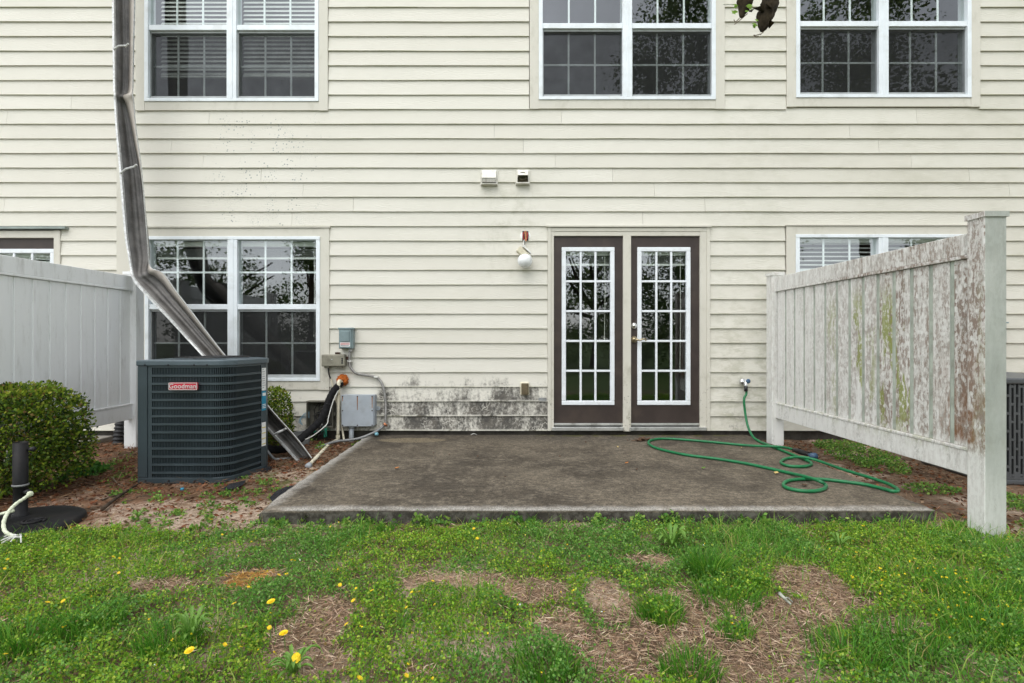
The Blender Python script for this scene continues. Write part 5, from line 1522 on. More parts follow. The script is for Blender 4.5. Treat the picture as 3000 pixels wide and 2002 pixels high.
tag(lw, 'low clover and medick weeds carpeting the lawn', 'weeds', kind='stuff')

# 2. grass blades
def blades(x, y, z, hgt, wid, lean, ang=None):
    n = len(x)
    th = rng.uniform(0, 2 * np.pi, n) if ang is None else ang
    dx, dy = np.cos(th), np.sin(th)
    ph = rng.uniform(0, 2 * np.pi, n)
    sx_, sy_ = np.cos(ph) * wid / 2, np.sin(ph) * wid / 2
    b = np.stack([x, y, z], 1)
    m_ = b + np.stack([dx * lean * 0.35, dy * lean * 0.35, hgt * 0.62], 1)
    tp = b + np.stack([dx * lean, dy * lean, hgt], 1)
    s_ = np.stack([sx_, sy_, 0 * x], 1)
    v = np.stack([b - s_, b + s_, m_ + s_ * 0.85, m_ - s_ * 0.85, tp + s_ * 0.15, tp - s_ * 0.15], 1).reshape(-1, 3)
    o = np.arange(n)[:, None] * 6
    f = np.concatenate([o + np.array([[0, 1, 2, 3]]), o + np.array([[3, 2, 4, 5]])], 1).reshape(-1, 4)
    return v, f
x, y = scatter(190000)
d = y + CAM_D
keep = rng.random(len(x)) < np.where(np.abs(x) < 1.22 * d + 0.35, 1.0, 0.35)
x, y = x[keep], y[keep]
cv, br = cover(x, y)
gr = sstep(vnoise(x + 9, y + 4, 2.6) + 0.35 * vnoise(x, y, 8.0), 0.55, 0.95)
rightside = sstep(x, 0.2, 2.2)
keep = rng.random(len(x)) < np.clip(cv * (0.08 + 0.36 * gr + 0.20 * rightside) + 0.03 * br, 0, 1)
x, y, cv = x[keep], y[keep], cv[keep]
n = len(x)
hh = rng.uniform(0.03, 0.095, n) * (0.6 + 0.7 * vnoise(x, y, 2.6))
v1, f1 = blades(x, y, ground_z(x, y) - 0.004, hh, rng.uniform(0.0022, 0.0046, n), hh * rng.uniform(0.2, 1.0, n))
t1 = np.repeat(tints(n, [(0.095, 0.27, 0.026), (0.165, 0.36, 0.034), (0.29, 0.42, 0.07), (0.40, 0.34, 0.12)], [.40, .34, .18, .08]), 2, 0)
# tall tufts
P1 = [(v1, f1, t1)]
for (px_, py_, rad, num, hi_) in ((2075, 1692, 0.085, 620, 0.14), (2160, 1715, 0.13, 330, 0.09), (1935, 1815, 0.09, 260, 0.10), (1600, 1975, 0.11, 330, 0.09), (2150, 1865, 0.07, 130, 0.07), (2130, 1765, 0.14, 330, 0.085), (2490, 1930, 0.13, 330, 0.09), (2650, 1890, 0.16, 380, 0.09), (2870, 1760, 0.24, 800, 0.085), (2020, 1990, 0.09, 300, 0.10), (60, 1900, 0.12, 380, 0.10), (500, 1900, 0.10, 300, 0.11), (250, 1850, 0.12, 350, 0.10), (2890, 1870, 0.16, 700, 0.11), (1540, 1540, 0.05, 90, 0.08), (1130, 1560, 0.05, 90, 0.07), (2000, 1530, 0.06, 120, 0.07)):
    g = G(px_, py_)
    rr_ = rad * np.sqrt(rng.random(num)); an = rng.uniform(0, 6.28, num)
    tx_, ty_ = g.x + rr_ * np.cos(an), g.y + rr_ * np.sin(an)
    hh = rng.uniform(0.45, 1.0, num) * hi_
    vv, ff = blades(tx_, ty_, ground_z(tx_, ty_) - 0.004, hh, rng.uniform(0.0026, 0.005, num), hh * rng.uniform(0.15, 0.8, num), an + rng.normal(0, 0.7, num))
    P1.append((vv, ff, np.repeat(tints(num, [(0.055, 0.19, 0.014), (0.10, 0.27, 0.022), (0.20, 0.34, 0.04)], [.5, .36, .14]), 2, 0)))
v, f, tt = merge(P1)
gs = link('grass', arr_mesh('grass', v, f, tt), M['leaf'])
tag(gs, 'green grass blades and tufts growing through the weeds', 'grass', kind='stuff')

# 3. dead straw in the bare patches
x, y = scatter(620000)
d = y + CAM_D
keep = rng.random(len(x)) < np.where(np.abs(x) < 1.10 * d + 0.25, 1.0, 0.1)
x, y = x[keep], y[keep]
cv, br = cover(x, y)
keep = rng.random(len(x)) < np.clip(br * 0.95 + 0.07 * (y < lawn_edge(x)), 0, 1)
x, y = x[keep], y[keep]; n = len(x)
th = rng.uniform(0, 2 * np.pi, n); el_ = rng.normal(0.12, 0.22, n)
dirs = np.stack([np.cos(th) * np.cos(el_), np.sin(th) * np.cos(el_), np.sin(el_)], 1)
cen = np.stack([x, y, ground_z(x, y) + rng.uniform(0.001, 0.02, n)], 1)
ln = rng.uniform(0.012, 0.050, n)
v, f = leaf_quads(cen, ln, 0.07, dirs=dirs)
tst = tints(n, [(0.40, 0.275, 0.175), (0.52, 0.385, 0.265), (0.27, 0.175, 0.11), (0.62, 0.49, 0.355), (0.12, 0.08, 0.05)], [.34, .28, .17, .13, .08])
mo = (inside([ell(725, 1708, 52, 20)], x, y) > 0.5)[:, None]
tst = np.where(mo, tints(n, [(0.50, 0.27, 0.06), (0.42, 0.20, 0.05), (0.58, 0.38, 0.12)]), tst)
st_ = link('dead_straw', arr_mesh('dead_straw', v, f, tst), M['dry'])
tag(st_, 'tan dead grass straw matted over the bare lawn patches', 'dead grass', kind='stuff')

# 4. bark mulch and pine needles in the beds
def bed(n, x0, x1, y0, y1):
    x = rng.uniform(x0, x1, n); y = rng.uniform(y0, y1, n)
    return x, y
bx_, by_ = [], []
for (n, x0, x1, y0, y1) in ((26000, -4.3, -1.52, -2.75, -0.06), (10000, 2.64, 4.9, -2.95, -0.06)):
    x, y = bed(n, x0, x1, y0, y1); bx_.append(x); by_.append(y)
x, y = np.concatenate(bx_), np.concatenate(by_)
dens = 0.25 + 0.85 * vnoise(x, y, 2.4)
sandy = ((x > -2.7) & (x < -1.4) & (y < -2.0)) | ((x < -2.3) & (x > -2.8) & (y < -2.1) & (y > -2.5))
dens = np.where(sandy, dens * 0.6, dens)
keep = rng.random(len(x)) < dens
x, y = x[keep], y[keep]; n = len(x)
th = rng.uniform(0, 2 * np.pi, n); el_ = rng.normal(0.05, 0.2, n)
dirs = np.stack([np.cos(th) * np.cos(el_), np.sin(th) * np.cos(el_), np.sin(el_)], 1)
cen = np.stack([x, y, ground_z(x, y) + rng.uniform(0.001, 0.014, n)], 1)
needle = rng.random(n) < 0.55
v1, f1 = leaf_quads(cen[needle], rng.uniform(0.05, 0.14, needle.sum()), 0.028, dirs=dirs[needle])
t1 = tints(needle.sum(), [(0.20, 0.11, 0.06), (0.30, 0.19, 0.11), (0.12, 0.065, 0.035)], [.4, .3, .3])
v2, f2 = leaf_quads(cen[~needle], rng.uniform(0.012, 0.045, (~needle).sum()), 0.45, dirs=dirs[~needle])
t2 = tints((~needle).sum(), [(0.17, 0.062, 0.028), (0.24, 0.10, 0.045), (0.075, 0.035, 0.02), (0.26, 0.17, 0.11)], [.36, .24, .28, .12])
v, f, tt = merge([(v1, f1, t1), (v2, f2, t2)])
ml = link('mulch', arr_mesh('mulch', v, f, tt), M['dry'])
tag(ml, 'reddish bark mulch and pine needles in the beds beside the patio', 'mulch', kind='stuff')

# 5. scattered seedlings in the sand, weeds along the slab and under the fence
P1 = []
def clump(px_, py_, rx, ry, num, size, hi_, cols, z=GZ):
    g = G(px_, py_, z); d_ = g.y + CAM_D
    ax, ay = rx * d_ / FOC, ry * d_ * d_ / (FOC * (CAM_H - z))
    r_ = np.sqrt(rng.random(num)); an = rng.uniform(0, 6.28, num)
    x = g.x + ax * r_ * np.cos(an); y = g.y + ay * r_ * np.sin(an)
    k = vnoise(x, y, 14.0)
    kp = k > 0.34
    x, y, r_ = x[kp], y[kp], r_[kp]; nn = len(x)
    cen = np.stack([x, y, ground_z(x, y) + 0.004 + hi_ * rng.random(nn) * (1.05 - r_ * 0.7)], 1)
    vv, ff = leaf_quads(cen, rng.uniform(size * 0.6, size * 1.3, nn), 0.75, up=0.25)
    P1.append((vv, ff, tints(nn, cols)))
GR = [(0.09, 0.22, 0.038), (0.15, 0.30, 0.045), (0.24, 0.37, 0.07)]
clump(2510, 1345, 85, 36, 2600, 0.022, 0.13, GR)
clump(2580, 1375, 60, 22, 900, 0.022, 0.08, GR)
clump(2730, 1440, 70, 18, 500, 0.022, 0.05, GR)
clump(2960, 1475, 70, 30, 900, 0.022, 0.06, GR)
clump(240, 1398, 42, 20, 420, 0.045, 0.11, [(0.045, 0.15, 0.02), (0.08, 0.22, 0.03)])
clump(895, 1300, 34, 20, 260, 0.026, 0.10, GR)
clump(1045, 1292, 22, 8, 160, 0.022, 0.05, GR, -0.04)
clump(940, 1325, 30, 8, 120, 0.022, 0.05, GR)
for k in range(120):
    px_, py_ = rng.uniform(330, 1000), rng.uniform(1440, 1560)
    clump(px_, py_, rng.uniform(5, 18), rng.uniform(3, 9), int(rng.integers(8, 40)), 0.020, 0.035, GR)
for k in range(26):
    clump(rng.uniform(300, 400), rng.uniform(1340, 1440), rng.uniform(5, 16), rng.uniform(3, 8), int(rng.integers(8, 34)), 0.018, 0.03, GR)
for k in range(22):
    clump(rng.uniform(640, 880), rng.uniform(1390, 1450), rng.uniform(5, 14), rng.uniform(2, 6), int(rng.integers(8, 30)), 0.018, 0.025, GR)
for k in range(60):
    clump(rng.uniform(780, 2720), rng.uniform(1532, 1545), rng.uniform(8, 26), rng.uniform(3, 6), int(rng.integers(20, 70)), 0.024, rng.uniform(0.03, 0.10), GR)
for k in range(25):
    clump(rng.uniform(2700, 3000), rng.uniform(1540, 1640), rng.uniform(10, 30), rng.uniform(4, 9), int(rng.integers(20, 70)), 0.022, 0.04, GR)
v, f, tt = merge(P1)
sd_ = link('seedling_weeds', arr_mesh('seedling_weeds', v, f, tt), M['leaf'])
tag(sd_, 'scattered leafy seedlings in the sand, beds and along the slab', 'weeds', kind='stuff')

# 6. tiny yellow medick blooms and white specks
x, y = scatter(9000)
cv, br = cover(x, y)
spot = sstep(vnoise(x + 3, y + 8, 1.9), 0.45, 0.75)
spot = np.maximum(spot * 0.22, inside([ell(2640, 1750, 210, 85)], x, y))
keep = rng.random(len(x)) < cv * spot * 0.5
x, y = x[keep], y[keep]; n = len(x)
cen = np.stack([x, y, ground_z(x, y) + rng.uniform(0.045, 0.075, n)], 1)
P1 = []
for k in range(3):
    vv, ff = leaf_quads(cen, rng.uniform(0.005, 0.010, n), 0.9, up=0.4)
    P1.append((vv, ff, tints(n, [(0.75, 0.58, 0.02), (0.70, 0.50, 0.02), (0.65, 0.68, 0.66)], [.60, .30, .10])))
v, f, tt = merge(P1)
yb2 = link('tiny_blooms', arr_mesh('tiny_blooms', v, f, tt), M['dry'])
tag(yb2, 'tiny yellow and white blooms speckled through the lawn weeds', 'flowers', kind='stuff')

# ------------------------------------------------------------------ broad-leaved rosettes
def rosette(px_, py_, rad, n, label, hi_=0.07):
    g = G(px_, py_); zz = float(ground_z(g.x, g.y))
    s = thing('rosette_weed', label, 'weed', (g.x, g.y, zz))
    m = MB()
    for k in range(n):
        a_ = 6.283 * k / n + random.uniform(-.25, .25); L_ = rad * random.uniform(0.65, 1.05); w_ = rad * random.uniform(0.07, 0.11)
        h_ = hi_ * random.uniform(0.6, 1.3)
        dx, dy = math.cos(a_), math.sin(a_)
        rows = []
        for i in range(7):
            t_ = i / 6
            wd = w_ * (0.3 + 1.5 * t_ * (1 - t_) * 2) * (1.0 if i % 2 else 0.7) * (1 if i < 6 else 0.1)
            zc_ = zz + 0.01 + h_ * math.sin(t_ * 2.3)
            c_ = (g.x + dx * L_ * t_, g.y + dy * L_ * t_, zc_)
            rows.append([(c_[0] - dy * wd, c_[1] + dx * wd, c_[2] + 0.006), c_, (c_[0] + dy * wd, c_[1] - dx * wd, c_[2] + 0.006)])
        m.grid(rows)
    o = ob('leaves', m, M['rosette'], s, smooth=True)
    return s
t = NT('rosette_leaf')
M['rosette'] = t.done(t.mix(t.noise(20, 3), (0.10, 0.25, 0.035), (0.22, 0.37, 0.07)), 0.5, 0, None, 0.35, 0.3)
rosette(1968, 1618, 0.11, 22, 'bright ragged rosette weed in the lawn in front of the slab', 0.10)
rosette(560, 1890, 0.085, 17, 'pale rosette weed among yellow flowers in the left lawn', 0.09)
rosette(2460, 1612, 0.08, 10, 'low rosette weed above the dead straw at the right', 0.06)
rosette(405, 1525, 0.06, 9, 'small rosette weed at the edge of the sandy strip', 0.04)
rosette(860, 1985, 0.085, 16, 'leafy rosette weed below the largest dandelion', 0.06)

# ------------------------------------------------------------------ yellow flowers
def flower_mesh(r_, nper=26, layers=3):
    m = MB()
    for l in range(layers):
        rr_ = r_ * (1 - 0.26 * l); zz = r_ * 0.16 * l
        for k in range(nper - 5 * l):
            a_ = 6.283 * (k + 0.5 * l) / (nper - 5 * l) + random.uniform(-.05, .05); w_ = rr_ * 0.13
            dx, dy = math.cos(a_), math.sin(a_); e_ = rr_ * random.uniform(0.9, 1.06)
            m.quad((dx * rr_ * 0.1 - dy * w_ * 0.5, dy * rr_ * 0.1 + dx * w_ * 0.5, zz), (dx * rr_ * 0.1 + dy * w_ * 0.5, dy * rr_ * 0.1 - dx * w_ * 0.5, zz),
                   (dx * e_ + dy * w_, dy * e_ - dx * w_, zz + rr_ * 0.12), (dx * e_ - dy * w_, dy * e_ + dx * w_, zz + rr_ * 0.12))
    return m.mesh('petals')
big_me, small_me = flower_mesh(0.0155, 30, 3), flower_mesh(0.0075, 12, 2)
for me_ in (big_me, small_me): me_.materials.append(M['yellow'])
def stem_mesh(h):
    me_ = MB().tube(spline([(0, 0, -h), (0.004, 0.003, -h * 0.5), (0, 0, 0)], 3), 0.0022, 5).mesh('stem'); me_.materials.append(M['stem']); return me_
stem_big, stem_small = stem_mesh(0.10), stem_mesh(0.055)
def flower(px_, py_, h, big, label, group, tilt=0.4, name='dandelion'):
    d0 = (CAM_H - GZ - h) * FOC / (py_ - 992)
    x_, y_ = PX(px_, d0), d0 - CAM_D
    zz = float(ground_z(x_, y_)) + h
    s = thing(name, label, 'flower', (x_, y_, zz - h), group)
    for (nm, me_) in (('bloom', big_me if big else small_me), ('stem', stem_big if big else stem_small)):
        o = bpy.data.objects.new(nm, me_); COL.objects.link(o); o.parent = s
        o.location = (0, 0, h)
        if nm == 'bloom':
            o.rotation_euler = (tilt * random.uniform(0.6, 1.3), random.uniform(-.3, .3), random.uniform(0, 6.28)) if not big else (tilt, random.uniform(-.15, .15), 0)
            if not big:
                k = random.uniform(0.8, 1.35); o.scale = (k, k, k)
    return s
GF = 'yellow flowers in the lawn'
flower(868, 1924, 0.06, True, 'largest open yellow dandelion below the left straw patch', GF, 1.0)
flower(794, 1762, 0.11, True, 'tall-stemmed yellow dandelion above the left straw patch', GF, 0.18)
flower(831, 1853, 0.07, True, 'yellow dandelion seen edge-on at the left side of the straw patch', GF, 0.15)
flower(555, 1901, 0.10, True, 'lone tall yellow dandelion over the pale rosette weed', GF, 0.25)
for (px_, py_) in ((817, 1690), (686, 1768), (737, 1790), (1273, 1776), (1015, 1829), (659, 1883), (1160, 1792), (1206, 1737), (1218, 1739), (1229, 1736), (1257, 1707), (1268, 1705), (350, 1640), (332, 1634), (94, 1650), (22, 1643), (14, 1671), (348, 1680), (306, 1742), (185, 1762), (140, 1767), (721, 1835), (705, 1889), (625, 1848), (615, 1835), (1043, 1722), (1035, 1757), (1066, 1765), (16, 1913), (1191, 1988), (1054, 1990), (789, 1838), (996, 1712), (683, 1591), (651, 1566), (619, 1521), (1398, 1578), (1388, 1550), (728, 1722), (1090, 1730), (1190, 1783), (2024, 1978), (285, 1672), (480, 1835), (690, 1815), (1820, 1640)):
    flower(px_, py_, 0.072, False,
           'small yellow flower in the lawn near the left photo edge' if px_ < 250 else
           'small yellow flower in the lawn straight in front of the air conditioner, above the dandelions' if px_ < 560 and py_ < 1760 else
           'one of three small yellow flowers in a row left of the middle straw patch' if 1200 < px_ < 1235 and py_ < 1745 else
           'one of two small yellow flowers at the top of the middle straw patch' if 1250 < px_ < 1272 and py_ < 1715 else
           'small yellow flower in the weeds close to the slab front' if py_ < 1600 else
           'small yellow flower at the very bottom of the photo' if py_ > 1970 else
           'small yellow flower among the weeds left of the left straw patch' if px_ < 840 else
           'small yellow flower among the weeds right of the left straw patch', 'small yellow flowers dotted in the lawn', 0.5, 'small_flower')

# ------------------------------------------------------------------ small loose things
def stick(name, label, pts, r0, mat, forks=()):
    s = thing(name, label, 'stick', tuple(pts[0]))
    pp = spline(pts, 5)
    ob('shaft', MB().tube(pp, [r0 * (1 - 0.5 * i / len(pp)) for i in range(len(pp))], 7), mat, s, smooth=True)
    for (a0, b0) in forks:
        ob('fork', MB().tube([a0, (a0 + b0) / 2 + Vector((0, 0, 0.01)), b0], r0 * 0.45, 5), mat, s)
    return s
gq = lambda px_, py_, h=0.0: G(px_, py_, GZ + h)
stick('fallen_stick', 'dark fallen stick on the mulch left of the air conditioner', [gq(300, 1492, .02), gq(340, 1460, .025), gq(370, 1440, .02), gq(402, 1420, .02)], 0.013, M['bark'], [(gq(350, 1452, .02), gq(300, 1466, .03))])
stick('fallen_stick', 'thin pale twig lying on the mulch beside the hedge', [gq(330, 1398, .03), gq(345, 1418, .02), gq(368, 1426, .015)], 0.005, M['twig'])
stick('lichen_stick', 'pale lichen-covered stick on the straw patch at the right', [gq(2283, 1738, .06), gq(2300, 1755, .05), gq(2318, 1772, .035)], 0.008, M['pale_twig'], [(gq(2296, 1752, .05), gq(2322, 1765, .04))])

def sheet(name, label, pts, z, mat, cat, lift=0.012):
    """torn flexible sheet: outline in photograph measure laid on the ground"""
    s = thing(name, label, cat, tuple(G(pts[0][0], pts[0][1], z)))
    P_ = [G(a_, b_, z) for a_, b_ in pts]
    c_ = sum(P_, Vector()) / len(P_)
    rows = []
    for k in range(5):
        u = k / 4
        rows.append([tuple(c_ + (p - c_) * (0.02 + u * 0.98) * (1 + 0.05 * random.uniform(-1, 1) * (k == 4)) + Vector((0, 0, lift * (1 - u * u) + 0.004 + 0.007 * random.random()))) for p in P_ + [P_[0]]])
    ob('cloth', MB().grid(rows), mat, s, solid=0.002)
    return s
sheet('weed_fabric', 'torn black landscape fabric poking out beside the patio corner', [(790, 1462), (805, 1446), (838, 1430), (872, 1424), (862, 1440), (836, 1452), (815, 1466), (800, 1474)], -0.068, M['fabric'], 'fabric', 0.02)
sheet('weed_fabric', 'black landscape fabric scrap in front of the air conditioner', [(650, 1436), (668, 1424), (700, 1416), (722, 1410), (712, 1424), (690, 1434), (668, 1438)], -0.075, M['fabric'], 'fabric')
sheet('weed_fabric', 'small black fabric scrap between air conditioner and gutter foot', [(765, 1384), (778, 1372), (800, 1368), (796, 1378), (782, 1386)], -0.075, M['fabric'], 'fabric')
bc = thing('blue_cap', 'tiny blue plastic cap on the soil in front of the air conditioner', 'cap', tuple(gq(534, 1437)))
q = gq(534, 1437, 0.012)
ob('cap_shell', MB().lathe([(0.0, 0.018), (0.011, 0.018), (0.014, 0.0), (0.010, 0.0), (0.008, 0.012)], tuple(q), 'Z', 12), M['blue_label'], bc, smooth=True)

def litter(px_, py_, r_, mat, label, cat='leaf', name='fallen_leaf', z=0.004):
    g = G(px_, py_, z); a_ = random.uniform(0, 6.28)
    rows = []
    for i in range(6):
        t_ = i / 5; wd = r_ * 0.8 * math.sin(math.pi * min(0.97, 0.06 + t_ * 0.92)) * 0.5
        c_ = Vector((g.x + math.cos(a_) * r_ * (t_ - 0.5), g.y + math.sin(a_) * r_ * (t_ - 0.5), z + 0.004 + 0.006 * t_ * t_))
        s_ = Vector((-math.sin(a_), math.cos(a_), 0)) * wd
        rows.append([tuple(c_ - s_ + Vector((0, 0, 0.005))), tuple(c_), tuple(c_ + s_ + Vector((0, 0, 0.005)))])
    o = ob(name, MB().grid(rows), mat, None, smooth=True, solid=0.001)
    tag(o, label, cat, 'fallen leaves on the patio')
    return o
litter(2274, 1388, 0.042, M['litter_y'], 'pale yellow leaf on the patio below the small hose loop')
litter(1982, 1330, 0.035, M['paper'], 'white petal-like leaf lying against the green hose')
litter(1836, 1359, 0.03, M['litter_o'], 'orange leaf scrap in the middle of the patio')
litter(1163, 1374, 0.032, M['litter_o'], 'orange leaf scrap on the left part of the patio')
litter(2061, 1374, 0.034, M['rosette'], 'green leaf scrap lying inside the big hose loop')
litter(1933, 1319, 0.034, M['litter_b'], 'brown leaf touching the far bend of the green hose')
litter(2356, 1424, 0.05, M['litter_b'], 'brown leaf scrap inside the front hose coil')
for (px_, py_) in ((1270, 1330), (1316, 1335), (1400, 1340), (1866, 1378), (1716, 1298), (1556, 1316), (1810, 1312), (1640, 1340), (1480, 1400), (2172, 1314)):
    litter(px_, py_, random.uniform(0.014, 0.024), random.choice((M['litter_b'], M['litter_y'], M['litter_b'])), 'tiny leaf crumb on the bare grey patio concrete')
dc_ = thing('leaf_clump', 'small clump of brown debris by the hose bend near the door', 'debris', tuple(G(1878, 1292, 0)))
q = G(1878, 1292, 0.0)
m = MB()
for k in range(60):
    a_, b_, h_ = random.gauss(0, .045), random.gauss(0, .03), abs(random.gauss(0, .012))
    th_ = random.uniform(0, 6.28); l_ = random.uniform(.012, .03)
    u_ = Vector((math.cos(th_) * l_, math.sin(th_) * l_, random.uniform(-.006, .012))); w_ = Vector((-math.sin(th_), math.cos(th_), .3)) * l_ * .3
    c_ = q + Vector((a_, b_, .004 + h_))
    m.quad(c_ - u_ - w_, c_ + u_ - w_, c_ + u_ + w_, c_ - u_ + w_)
ob('debris', m, M['litter_b'], dc_)
cu = ob('plastic_curl', MB().tube(spline([G(1380, 1274, .004), G(1388, 1271, .022), G(1397, 1274, .004)], 5), 0.004, 6), M['wire_white'], None)
tag(cu, 'short white plastic curl on the patio under the mildewed siding', 'scrap')

# ------------------------------------------------------------------ hanging branch, top right
DH = 2.9
hbq = thing('hanging_branch', 'dark curled dead leaves with green sprigs hanging at the top edge', 'branch', tuple(P(2230, -60, DH)))
def limb(pts, radii, seed):
    random.seed(seed)
    pp = spline([P(a_, b_, DH) for a_, b_ in pts], 7)
    n_ = len(pp); k_ = len(radii)
    rr_ = []
    for i in range(n_):
        u = i / (n_ - 1) * (k_ - 1); j = min(int(u), k_ - 2)
        rr_.append(radii[j] + (radii[j + 1] - radii[j]) * (u - j))
    m = MB().tube(pp, rr_, 22)
    for i, v_ in enumerate(m.v):
        c_ = pp[min(i // 22, n_ - 1)]
        o_ = Vector(v_) - c_
        k = 1 + 0.75 * (float(vnoise(o_.x * 60 + seed, v_[2] * 16, 1.0)) - 0.5) + 0.35 * (float(vnoise(i % 22 * 1.3 + seed, v_[2] * 60, 1.0)) - 0.5)
        p_ = c_ + Vector((o_.x * k, o_.y * k * 0.6, o_.z * k))
        m.v[i] = tuple(p_)
    return m
ob('dead_leaf_curl', limb([(2196, -140), (2192, -60), (2188, -5), (2180, 28), (2172, 52)], [0.012, 0.045, 0.048, 0.026, 0.008], 3), M['dead_leaf'], hbq, smooth=True)
ob('dead_leaf_curl', limb([(2268, -150), (2266, -60), (2258, -10), (2248, 30), (2240, 60), (2230, 94)], [0.012, 0.05, 0.052, 0.046, 0.036, 0.006], 8), M['dead_leaf'], hbq, smooth=True)
ob('stem', MB().tube(spline([P(2268, -140, DH), P(2262, -220, DH), P(2240, -330, DH + 0.05), P(2300, -520, DH + 0.1), P(2420, -760, DH + 0.1)], 6), [0.010 + 0.0005 * i for i in range(25)], 8), M['bark'], hbq, smooth=True)
ob('stem', MB().tube(spline([P(2196, -130, DH), P(2206, -210, DH), P(2242, -335, DH + 0.05)], 6), 0.008, 8), M['bark'], hbq, smooth=True)
for (a0, b0, c0, d0) in (((2238, 18), (2212, 19), (2222, 28), (2240, 34)), ((2250, 62), (2266, 70), (2258, 78), (2246, 74)), ((2195, 30), (2208, 28), (2202, 36), (2194, 34)), ((2240, 0), (2262, 20), (2258, 30), (2240, 14))):
    ob('leaf_flap', MB().quad(*[P(u[0], u[1], DH - 0.03) + Vector((0, random.uniform(-.02, .02), 0)) for u in (a0, b0, c0, d0)]), M['dead_leaf'], hbq, solid=0.004)
for pts in (((2190, 40), (2170, 58), (2152, 72)), ((2166, 54), (2155, 64), (2150, 58)), ((2250, 76), (2238, 92), (2228, 102)), ((2208, 104), (2214, 108), (2222, 107)), ((2228, 100), (2214, 104), (2208, 103)), ((2120, 14), (2160, 14), (2188, 14))):
    ob('twig', MB().tube(spline([P(a_, b_, DH) for a_, b_ in pts], 4), 0.0024, 5), M['twig'] if pts[0][0] > 2125 else M['pale_twig'], hbq)
def sprig(cx_, cy_, r_, n_):
    m = MB()
    for k in range(n_):
        a_ = random.uniform(0, 6.28); l_ = r_ * random.uniform(.7, 1.2) * DH / FOC
        c_ = P(cx_ + random.uniform(-.5, .5) * r_, cy_ + random.uniform(-.6, .6) * r_, DH - 0.04 + random.uniform(-.02, .02))
        u_ = Vector((math.cos(a_), random.uniform(-.4, .4), math.sin(a_))) * l_; w_ = Vector((-math.sin(a_), random.uniform(-.3, .3), math.cos(a_))) * l_ * .45
        m.quad(c_ - u_, c_ + w_, c_ + u_, c_ - w_)
    return m
for (a_, b_, r_, n_) in ((2152, 34, 8, 5), (2155, 18, 7, 3), (2196, 20, 9, 5), (2190, 30, 6, 2), (2212, 74, 8, 5), (2214, 56, 6, 2)):
    ob('green_leaf', sprig(a_, b_, r_, n_), M['sprig'] if 'sprig' in M else M.setdefault('sprig', NT('sprig_leaf').done((0.20, 0.36, 0.04), 0.5, 0, None, 0.3, 0.4)), hbq)

# ------------------------------------------------------------------ woods across the yard, seen mirrored in the glass
def crown(cx_, cy_, z0, z1, r_, n_, size, cols, lumps=16):
    out = []
    for k in range(lumps):
        t_ = rng.uniform(0, 1); a_ = rng.uniform(0, 6.28); rad = r_ * (1 - 0.55 * t_) * np.sqrt(rng.random())
        lc = np.array([cx_ + rad * math.cos(a_), cy_ + rad * math.sin(a_), z0 + (z1 - z0) * (0.08 + 0.86 * t_)])
        lr = r_ * rng.uniform(0.26, 0.48)
        nn = n_ // lumps
        d_ = rng.normal(size=(nn, 3)); d_ /= np.linalg.norm(d_, axis=1, keepdims=True)
        q = lc + d_ * (lr * rng.random((nn, 1)) ** 0.6 * rng.uniform(0.7, 1.15, (nn, 1))) * np.array([1, 1, 0.75])
        vv, ff = leaf_quads(q, rng.uniform(size * 0.25, size * 0.75, nn), 0.6, up=-0.1)
        out.append((vv, ff, tints(nn, cols, None, 0.35)))
    return out
WG = [(0.10, 0.165, 0.045), (0.15, 0.22, 0.06), (0.07, 0.12, 0.04), (0.20, 0.26, 0.09)]
parts = []
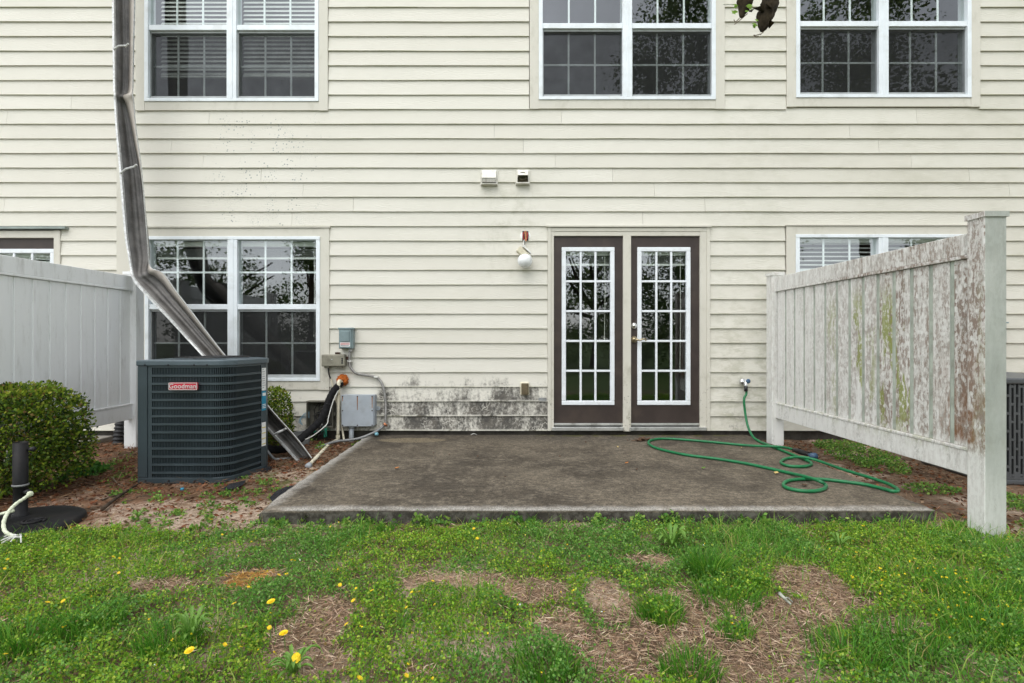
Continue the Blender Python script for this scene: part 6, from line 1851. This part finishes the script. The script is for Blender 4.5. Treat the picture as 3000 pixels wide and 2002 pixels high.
for (cx_, cy_, z0, z1, r_, n_, sz) in ((7.5, -17, 4.5, 17, 4.2, 5200, .30), (15.5, -18, 3.0, 18, 5.0, 6400, .32), (11.5, -22, 4, 14, 4.5, 3600, .32), (23, -20, 2, 12, 4.5, 2600, .35), (3.2, -15, 0.6, 6.0, 2.4, 3000, .22),
                                        (6.2, -14, 0.2, 4.6, 2.6, 3000, .22), (0.4, -18, 0.4, 4.8, 2.6, 2600, .24), (-3.5, -20, 0.4, 4.4, 2.8, 2600, .25), (-9.8, -21, 2.2, 10.5, 2.8, 3400, .26), (-14.8, -22, 0.6, 6.0, 2.6, 2200, .26), (-11.8, -23, 0.2, 3.6, 2.4, 1800, .26), (-18.0, -21, 2, 11, 3.0, 2800, .28),
                                        (-22, -20, 1, 12, 4, 2600, .32), (-7, -23, 0.2, 3.4, 2.4, 1800, .25), (10.5, -15, 0.2, 4.5, 2.8, 2600, .24), (-26, -22, 0.5, 9, 4, 2000, .32), (19, -16, 0.3, 5, 3, 2200, .25), (28, -20, 0.3, 9, 4, 2000, .35), (1.5, -26, 2, 9.5, 3.4, 2400, .3), (-1.5, -13.5, 0.1, 1.6, 1.8, 1200, .16), (2.5, -12.5, 0.1, 1.8, 1.8, 1400, .16), (5.5, -12.5, 0.1, 1.5, 1.8, 1200, .16)):
    parts += crown(cx_, cy_, z0, z1, r_, n_ * 3, sz, WG, 26)
v, f, tt = merge(parts)
wd = link('woods', arr_mesh('woods', v, f, tt), M['leaf'])
tag(wd, 'green trees across the yard, seen only as reflections in the panes', 'woods', kind='stuff')
tk = MB()
for (cx_, cy_, h_, r_) in ((7.5, -17, 9, .28), (15.5, -18, 9, .35), (11.5, -22, 9, .25), (-9.8, -21, 8, .2), (-18, -21, 8, .22), (3.2, -15, 4, .12), (23, -20, 7, .3), (1.5, -26, 7, .2), (-14.8, -22, 4, .14)):
    tk.tube(spline([(cx_, cy_, -0.4), (cx_ + .15, cy_, h_ * .4), (cx_ - .1, cy_ + .2, h_)], 4), [r_ * (1 - 0.075 * i) for i in range(9)], 8)
    for k in range(7):
        a_ = random.uniform(0, 6.28); z_ = h_ * random.uniform(.4, .95)
        tk.tube(spline([(cx_, cy_, z_), (cx_ + math.cos(a_) * 1.2, cy_ + math.sin(a_) * 1.2, z_ + .5), (cx_ + math.cos(a_) * 2.6, cy_ + math.sin(a_) * 2.6, z_ + 1.5)], 3), [.09, .08, .07, .06, .05, .04, .03], 5)
wk = ob('tree_trunks', tk, M['bark'], wd)
